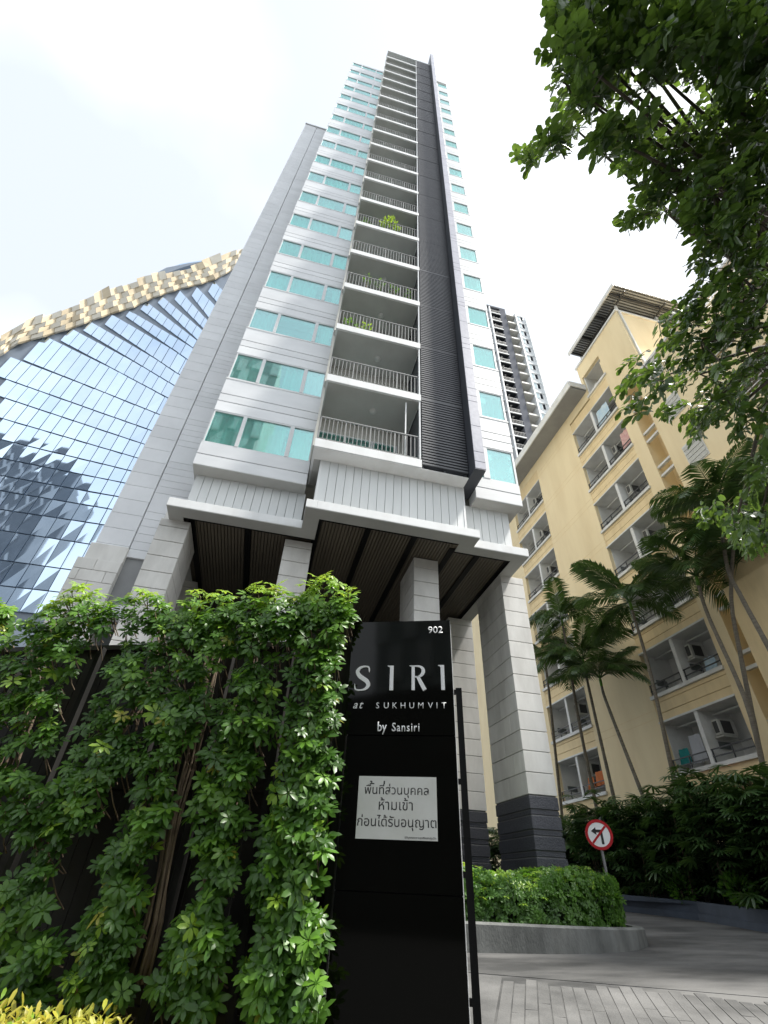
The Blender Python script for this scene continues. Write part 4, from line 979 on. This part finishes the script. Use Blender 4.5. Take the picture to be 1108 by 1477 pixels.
# ------------------------------------------------------------------ retaining wall and right hand planting
rw = MB()
pts = [(12.0, 3), (12.0, 12), (12.3, 14.3), (11.95, 16.0), (11.5, 17.5), (10.8, 19.5), (9.5, 22)]
for a, b in zip(pts[:-1], pts[1:]):
    za, zb_ = gz(*a), gz(*b)
    rw.hexa([(a[0], a[1], za - .2), (b[0], b[1], zb_ - .2), (b[0], b[1], zb_ + 0.40), (a[0], a[1], za + 0.40)], [(a[0] + .25, a[1], za - .2), (b[0] + .25, b[1], zb_ - .2), (b[0] + .25, b[1], zb_ + 0.40), (a[0] + .25, a[1], za + 0.40)])
    rw.hexa([(a[0] - 0.06, a[1], za - .2), (b[0] - 0.06, b[1], zb_ - .2), (b[0] - 0.06, b[1], zb_ + 0.15), (a[0] - 0.06, a[1], za + 0.15)], [(a[0] - .002, a[1], za - .2), (b[0] - .002, b[1], zb_ - .2), (b[0] - .002, b[1], zb_ + 0.15), (a[0] - .002, a[1], za + 0.15)])
rw.build('retaining_wall', BLUEW, None, 'low blue grey painted retaining wall along the right side of the driveway', 'wall')
m = MB(); m.add([(12.2, 3, -0.1), (16, 3, -0.1), (16, 34, 0.3), (9.6, 34, 0.3), (9.7, 22, 0.2), (12.3, 14.3, 0.1)], [(0, 1, 2, 3, 4, 5)]); m.build('soil', SOIL, None, kind='structure')
# lady palms
def fan_mesh(nn, L):
    m = MB()
    for k in range(nn):
        a = -1.9 + 3.8 * k / (nn - 1) + random.uniform(-.08, .08); d = Vector((sin(a), cos(a), random.uniform(-.1, .1)))
        l = L * random.uniform(.85, 1.1); b = Vector((cos(a), -sin(a), 0)); w_ = 0.032
        dz = lambda t: Vector((0, 0, -0.32 * l * t * t))
        m.add([b * 0.004, -b * 0.004, d * l * .45 - b * w_ + dz(.45), d * l * .45 + b * w_ + dz(.45), d * l * .85 - b * w_ * .7 + dz(.85), d * l * .85 + b * w_ * .7 + dz(.85), d * l + dz(1.0)], [(0, 1, 2, 3), (3, 2, 4, 5), (5, 4, 6)])
    me = bpy.data.meshes.new('leaf'); me.from_pydata([tuple(v) for v in m.v], [], m.f); me.materials.append(LADYL); return me
FAN = [fan_mesh(random.choice((8, 9, 10)), 0.36) for _ in range(4)]
pos = [(12.7, 9.6, 'at the right edge of the picture'), (13.2, 10.9, None), (12.6, 11.6, None), (13.3, 12.4, None), (12.7, 13.2, None), (13.4, 14.2, None), (12.7, 14.9, None), (13.3, 15.9, None), (12.6, 16.6, None), (13.2, 17.8, None), (12.3, 18.4, None), (13.1, 19.6, None), (12.1, 20.4, None), (12.9, 21.6, None), (11.6, 22.2, None), (12.6, 23.6, None), (14.0, 11.8, None), (14.0, 13.5, None), (14, 16.8, None), (14, 19, None), (11.2, 24.2, None), (10.4, 25.5, None)]
ORD = ['first', 'second', 'third', 'fourth', 'fifth', 'sixth', 'seventh', 'eighth', 'ninth', 'tenth', 'eleventh', 'twelfth', 'thirteenth', 'fourteenth']
rk = {}
for nm_, ids in (('front', [0, 2, 4, 6, 8, 10, 12, 14, 20, 21]), ('middle', [1, 3, 5, 7, 9, 11, 13, 15]), ('back', [16, 17, 18, 19])):
    for j, i in enumerate(ids): rk[i] = (nm_, j)
for i, (x, y, _) in enumerate(pos):
    h = 3.0 + random.uniform(-.35, .25)
    if i == 3 or i == 5: h += .3
    t = thing('lady_palm', (x, y, -0.1), 'fan leaved lady palm, %s from the right in the %s row behind the blue wall' % (ORD[rk[i][1]], rk[i][0]), 'palm', 'lady palms along the yellow block')
    cm_ = MB()
    for k in range(5):
        a = random.random() * 6.28; r = random.uniform(.1, .5); e_ = (x + r * cos(a), y + r * sin(a), h * random.uniform(.6, .95)); cm_.tube([(x + r * .4 * cos(a), y + r * .4 * sin(a), -0.2), e_], 0.014, 5)
    cm_.build('canes', STEMB, t)
    for k in range(165):
        a = random.random() * 6.28; r = random.uniform(.15, .85); z = random.triangular(0.1, h, h * .7)
        out_ = Vector((cos(a), sin(a), 0)); p = Vector((x, y, z)) + out_ * r
        zx = (out_ + Vector((0, 0, random.uniform(-.3, .5)))).normalized()
        up_ = Vector((0, 0, 1)) + out_ * 0.6 + Vector((random.uniform(-.4, .4), random.uniform(-.4, .4), 0))
        yx = zx; zz = (up_ - yx * up_.dot(yx)).normalized(); xx = yx.cross(zz)
        inst('leaf', random.choice(FAN), t, p, Matrix((xx, yx, zz)).transposed().to_quaternion(), random.uniform(.85, 1.25))
for x, y, l in ((12.45, 10.8, 'small light green bush at the right edge by the blue wall'), (12.6, 13.0, 'pale leaved low bush at the foot of the lady palms'), (12.5, 15.0, 'small round bush by the blue wall left of the pale one')):
    t = thing('low_bush', (x, y, -0.1), l, 'bush', 'low bushes along the blue wall'); m = MB(); m.tube([(x, y, -.1), (x, y, .4)], .02, 5); m.build('stem', STEMB, t)
    m = MB(); shrub_ball(m, (x, y, 0.42), 0.42, 420, 0.13); m.build('foliage', HEDL, t, kind='stuff')

MB().box(14.75, 14.95, 3, 30, -0.7, 1.7).build('shade_backing', mat('gap_shade_dark', (0.05, 0.055, 0.05), 0.9, (0.03, 0.034, 0.03), 2), None, 'dark backing added behind the lady palms to give the leaf gaps their shade', 'wall')  # added dark sheet standing in for the shade between the palm leaves
# palm trees
def frond_mesh(L, droop, npairs=34):
    m = MB(); pts = []
    for i in range(12):
        t = i / 11; pts.append(Vector((0, L * (t - 0.12 * droop * t * t), L * (0.42 * t - droop * 0.62 * t ** 2.2))))
    m.tube(pts, [0.02 * (1 - .8 * i / 11) for i in range(12)], 4)
    for k in range(npairs):
        t = 0.14 + 0.85 * k / npairs; f = t * 11; i = min(int(f), 10); p = pts[i].lerp(pts[i + 1], f - i); tg = (pts[i + 1] - pts[i]).normalized()
        ll = L * 0.34 * (sin(pi * min(1, t * .92 + .1)) ** .6) * random.uniform(.85, 1.1)
        for s in (1, -1):
            d = (Vector((s, 0, 0)) * 0.85 + tg * 0.62 + Vector((0, 0, 0.18 + random.uniform(-.12, .12)))).normalized(); wv = tg * 0.033
            p1 = p + d * ll * .5 + Vector((0, 0, -.05 * ll)); p2 = p + d * ll + Vector((0, 0, -0.55 * ll))
            m.add([p - wv * .4, p + wv * .4, p1 + wv, p1 - wv, p2], [(0, 1, 2, 3), (3, 2, 4)])
    me = bpy.data.meshes.new('frond'); me.from_pydata([tuple(v) for v in m.v], [], m.f); me.materials.append(PALML); return me
FR = [frond_mesh(2.05, d) for d in (0.55, 0.8, 1.05, 1.35)]
palms = [
 ('feather palm with the highest crown at the right, its trunk leaving the right edge', 14.0, [(1135, 985), (1108, 932), (1069, 860), (1049, 816), (1038, 735)], 1.1, 11),
 ('upright feather palm rising from the right corner to a crown under the highest one', 14.2, [(1106, 1125), (1100, 1102), (1069, 949), (1055, 866), (1058, 790)], 1.05, 10),
 ('feather palm forking left from the same foot, crown before the third balcony', 13.9, [(1108, 1130), (1100, 1102), (1075, 1009), (1022, 889), (1008, 845)], 1.05, 11),
 ('feather palm standing alone before the lowest right balcony, with a drooping crown', 13.6, [(985, 1175), (979, 1155), (956, 1049), (936, 962), (912, 880)], 1.1, 11),
 ('shortest feather palm with a trunk leaning right, left of the lowest right balcony', 13.8, [(940, 1180), (927, 1147), (876, 1016), (868, 990)], 1.0, 9),
 ('thin straight feather palm between the leaning palm and the left balconies', 13.8, [(892, 1180), (886, 1153), (856, 1022), (843, 962)], 1.05, 10),
 ('feather palm with the tallest crown of the left cluster', 13.8, [(866, 1195), (861, 1168), (836, 1045), (820, 950), (812, 903)], 1.0, 9),
 ('feather palm nearest the stone column, partly behind its neighbours', 13.8, [(815, 1210), (811, 1178), (791, 989), (786, 955)], 0.8, 8)]
for label, X, px, sc, nf in palms:
    pts = [onX(x, y, X) for x, y in px]; b = pts[0]; top = pts[-1]
    t = thing('palm_tree', (b.x, b.y, -0.1), label, 'palm tree', 'feather palms before the yellow block')
    pts = [Vector((b.x + 0.05, b.y + 0.05, -0.2))] + pts
    # smooth the trunk
    q = [Vector(v) for v in smooth([tuple(p) for p in pts], 8)]
    L = len(q); MB().tube(q, [(0.085 - 0.035 * i / L) * (1 + (0.07 if i % 2 else 0)) for i in range(L)], 9).build('trunk', PTRUNK, t, smooth=True)
    d = (q[-1] - q[-3]).normalized(); MB().tube([top, top + d * 0.25, top + d * 0.5], [0.055, 0.06, 0.03], 8).build('crownshaft', HEDL, t, smooth=True)
    o = random.random() * 6
    for k in range(nf + 2):
        a = o + 2.4 * k; e_ = random.uniform(-0.15, 0.55) + (0.35 if k < 2 else 0)
        yx = Vector((cos(a) * cos(e_), sin(a) * cos(e_), sin(e_))); zz = (Vector((0, 0, 1)) - yx * yx.z).normalized(); xx = yx.cross(zz)
        inst('frond', FR[min(3, int((0.75 - e_) * 3.2))], t, top + d * 0.35, Matrix((xx, yx, zz)).transposed().to_quaternion(), sc * 1.22 * random.uniform(.85, 1.1))
# lamp and awning at the back of the planting
p = onX(978, 1143, 13.6)
t = thing('garden_lamp', (p.x, p.y, -0.1), 'white dome lamp head peeking out above the lady palms', 'lamp')
MB().tube([(p.x, p.y, -0.2), (p.x, p.y, p.z)], 0.03, 6).build('pole', RAIL, t)
MB().tube([p + Vector((0, 0, -.12)), p, p + Vector((0, 0, .1)), p + Vector((0, 0, .16))], [.16, .19, .14, .03], 12).build('lamp_head', LETTER, t, smooth=True)
a = onX(990, 1163, 15.2); b = onX(1062, 1128, 15.2)
MB().hexa([a, b, b + Vector((.7, 0, .25)), a + Vector((.7, 0, .25))], [v + Vector((0, 0, -.05)) for v in (a, b, b + Vector((.7, 0, .25)), a + Vector((.7, 0, .25)))]).build('awning', mat('awning_red', (0.30, 0.05, 0.035), 0.7), None, 'faded red awning just above the lady palms under the lowest balcony', 'awning')

# ------------------------------------------------------------------ broadleaf tree on the right
tr = thing('broadleaf_tree', (7.6, 1.2, -1.6), 'large broadleaf tree overhanging from the upper right corner', 'tree')
def tleaf(L, Wd):
    m = MB(); leaflet(m, Vector((0, 0, 0)), Vector((0, 1, 0)), Vector((0, 0, 1)), L, Wd, 0.18, 0.12); return m
def spray_mesh(nl):
    m = MB(); pts = [Vector((0, 0.05 * i, -0.004 * i * i)) for i in range(7)]; m.tube(pts, 0.004, 4, False); k0 = len(m.f)
    for k in range(nl):
        t = 0.05 + 0.27 * k / nl; s = 1 if k % 2 else -1; p = Vector((0, t, -0.004 * (t / .05) ** 2))
        d = Vector((s * random.uniform(.5, 1), random.uniform(.3, .9), random.uniform(-.7, .15)))
        leaflet(m, p, d, Vector((random.uniform(-.5, .5), random.uniform(-.5, .5), 1)), random.uniform(.095, .14), random.uniform(.065, .085), 0.22, 0.1)
    leaflet(m, pts[-1], Vector((0, 1, -.3)), Vector((0, 0, 1)), .11, .06, .2)
    me = bpy.data.meshes.new('leaf_spray'); me.from_pydata([tuple(v) for v in m.v], [], m.f); me.materials.append(TREEL); return me
SPR = [spray_mesh(random.choice((8, 9, 10))) for _ in range(6)]
tb = [(830, 15, 38), (880, 15, 50), (940, 15, 55), (1000, 20, 60), (1060, 20, 60), (1120, 40, 70), (820, 75, 30), (860, 80, 45), (915, 75, 50), (970, 70, 45), (1040, 90, 55), (1100, 130, 70),
      (815, 120, 24), (845, 140, 26), (885, 125, 28), (818, 175, 24), (800, 200, 18), (775, 215, 14), (760, 226, 9), (875, 195, 22), (905, 185, 30), (935, 175, 28), (925, 215, 28), (900, 235, 14), (870, 205, 14), (940, 240, 26),
      (1010, 190, 45), (1060, 200, 55), (1110, 240, 60), (975, 210, 25), (955, 270, 28), (985, 270, 40), (925, 300, 16), (910, 315, 9), (1030, 280, 55), (1090, 320, 60), (945, 295, 18), (1000, 320, 24), (1040, 350, 45),
      (1008, 372, 12), (1020, 395, 20), (1070, 400, 50), (1110, 430, 60), (1030, 440, 48), (990, 450, 34), (965, 470, 24), (1010, 490, 40), (1070, 490, 50), (975, 500, 22), (1100, 530, 45), (925, 525, 22), (905, 545, 13), (940, 545, 18), (915, 580, 14), (965, 540, 24), (1010, 540, 35), (1050, 550, 35),
      (960, 585, 11), (985, 588, 16), (1025, 580, 26), (1060, 590, 30), (1015, 600, 14), (1000, 620, 10), (1095, 590, 28), (1105, 640, 30), (1080, 670, 24), (1105, 690, 30), (1015, 738, 16), (1040, 735, 20), (1070, 725, 28), (1060, 760, 28), (1095, 760, 34), (1090, 800, 24), (1050, 790, 12)]
holes = [(972, 145, 24), (868, 158, 13), (890, 165, 10), (955, 180, 10), (1010, 140, 12), (985, 175, 12), (905, 205, 4), (880, 250, 10)]
hub = Vector((5.6, 1.6, 5.0)); nsp = 0; limbs = MB(); twm = MB(); ex = MB()
for bi, (x, y, r) in enumerate(tb):
    if y >= 785: continue
    if y > 630: r *= 0.8
    if 370 < y < 560: r *= 0.88
    dist = 4.6 + 1.6 * random.random(); c0 = at(x, y, dist); 
    n = int(4 + (r / 8.5) ** 2 * 1.0)
    if r >= 20: limbs.tube([hub, hub.lerp(c0, .5) + Vector((random.uniform(-.2, .2), random.uniform(-.2, .2), .25)), c0], [0.05, 0.026, 0.007], 5)
    for _ in range(n):
        a = random.random() * 6.28; rr = r * sqrt(random.random()); px, py = x + rr * cos(a), y + rr * sin(a)
        if any((px - hx) ** 2 + (py - hy) ** 2 < hr * hr for hx, hy, hr in holes): continue
        p = at(px, py, dist + random.uniform(-.5, .5)); d = (p - hub); d.z *= .4; d = d.normalized() + Vector((random.uniform(-.7, .7), random.uniform(-.7, .7), random.uniform(-.7, .2)))
        yx = d.normalized(); up_ = Vector((random.uniform(-.4, .4), random.uniform(-.4, .4), 1)); zz = (up_ - yx * up_.dot(yx)).normalized(); xx = yx.cross(zz)
        mr_ = Matrix((xx, yx, zz)).transposed(); sc = random.uniform(.55, .92)
        p = p - yx * 0.18 * sc
        me = random.choice(SPR)
        if nsp < 300: inst('leaf_spray', me, tr, p, mr_.to_quaternion(), sc)
        else: ex.add([mr_ @ v.co * sc + p for v in me.vertices], [tuple(q.vertices) for q in me.polygons])
        nsp += 1
        if random.random() < .25: twm.tube([p, p.lerp(c0, .6) + Vector((0, 0, -.02)), c0], 0.005, 4, False)
me = bpy.data.meshes.new('foliage'); b = BASE[tr.name] - Vector((0, 0, EYE)); me.from_pydata([Vector(v) - b for v in ex.v], [], ex.f); me.materials.append(TREEL)
tag(link(bpy.data.objects.new('foliage', me), tr, BASE[tr.name]), kind='stuff')
limbs.build('limbs', BARK, tr, smooth=True); twm.build('twigs', BARK, tr, kind='stuff')
MB().tube([(7.6, 1.2, -1.7), (7.4, 1.25, 0.5), (6.8, 1.4, 3.0), (5.6, 1.6, 5.0)], [.24, .2, .15, .07], 10).build('trunk', BARK, tr, smooth=True)
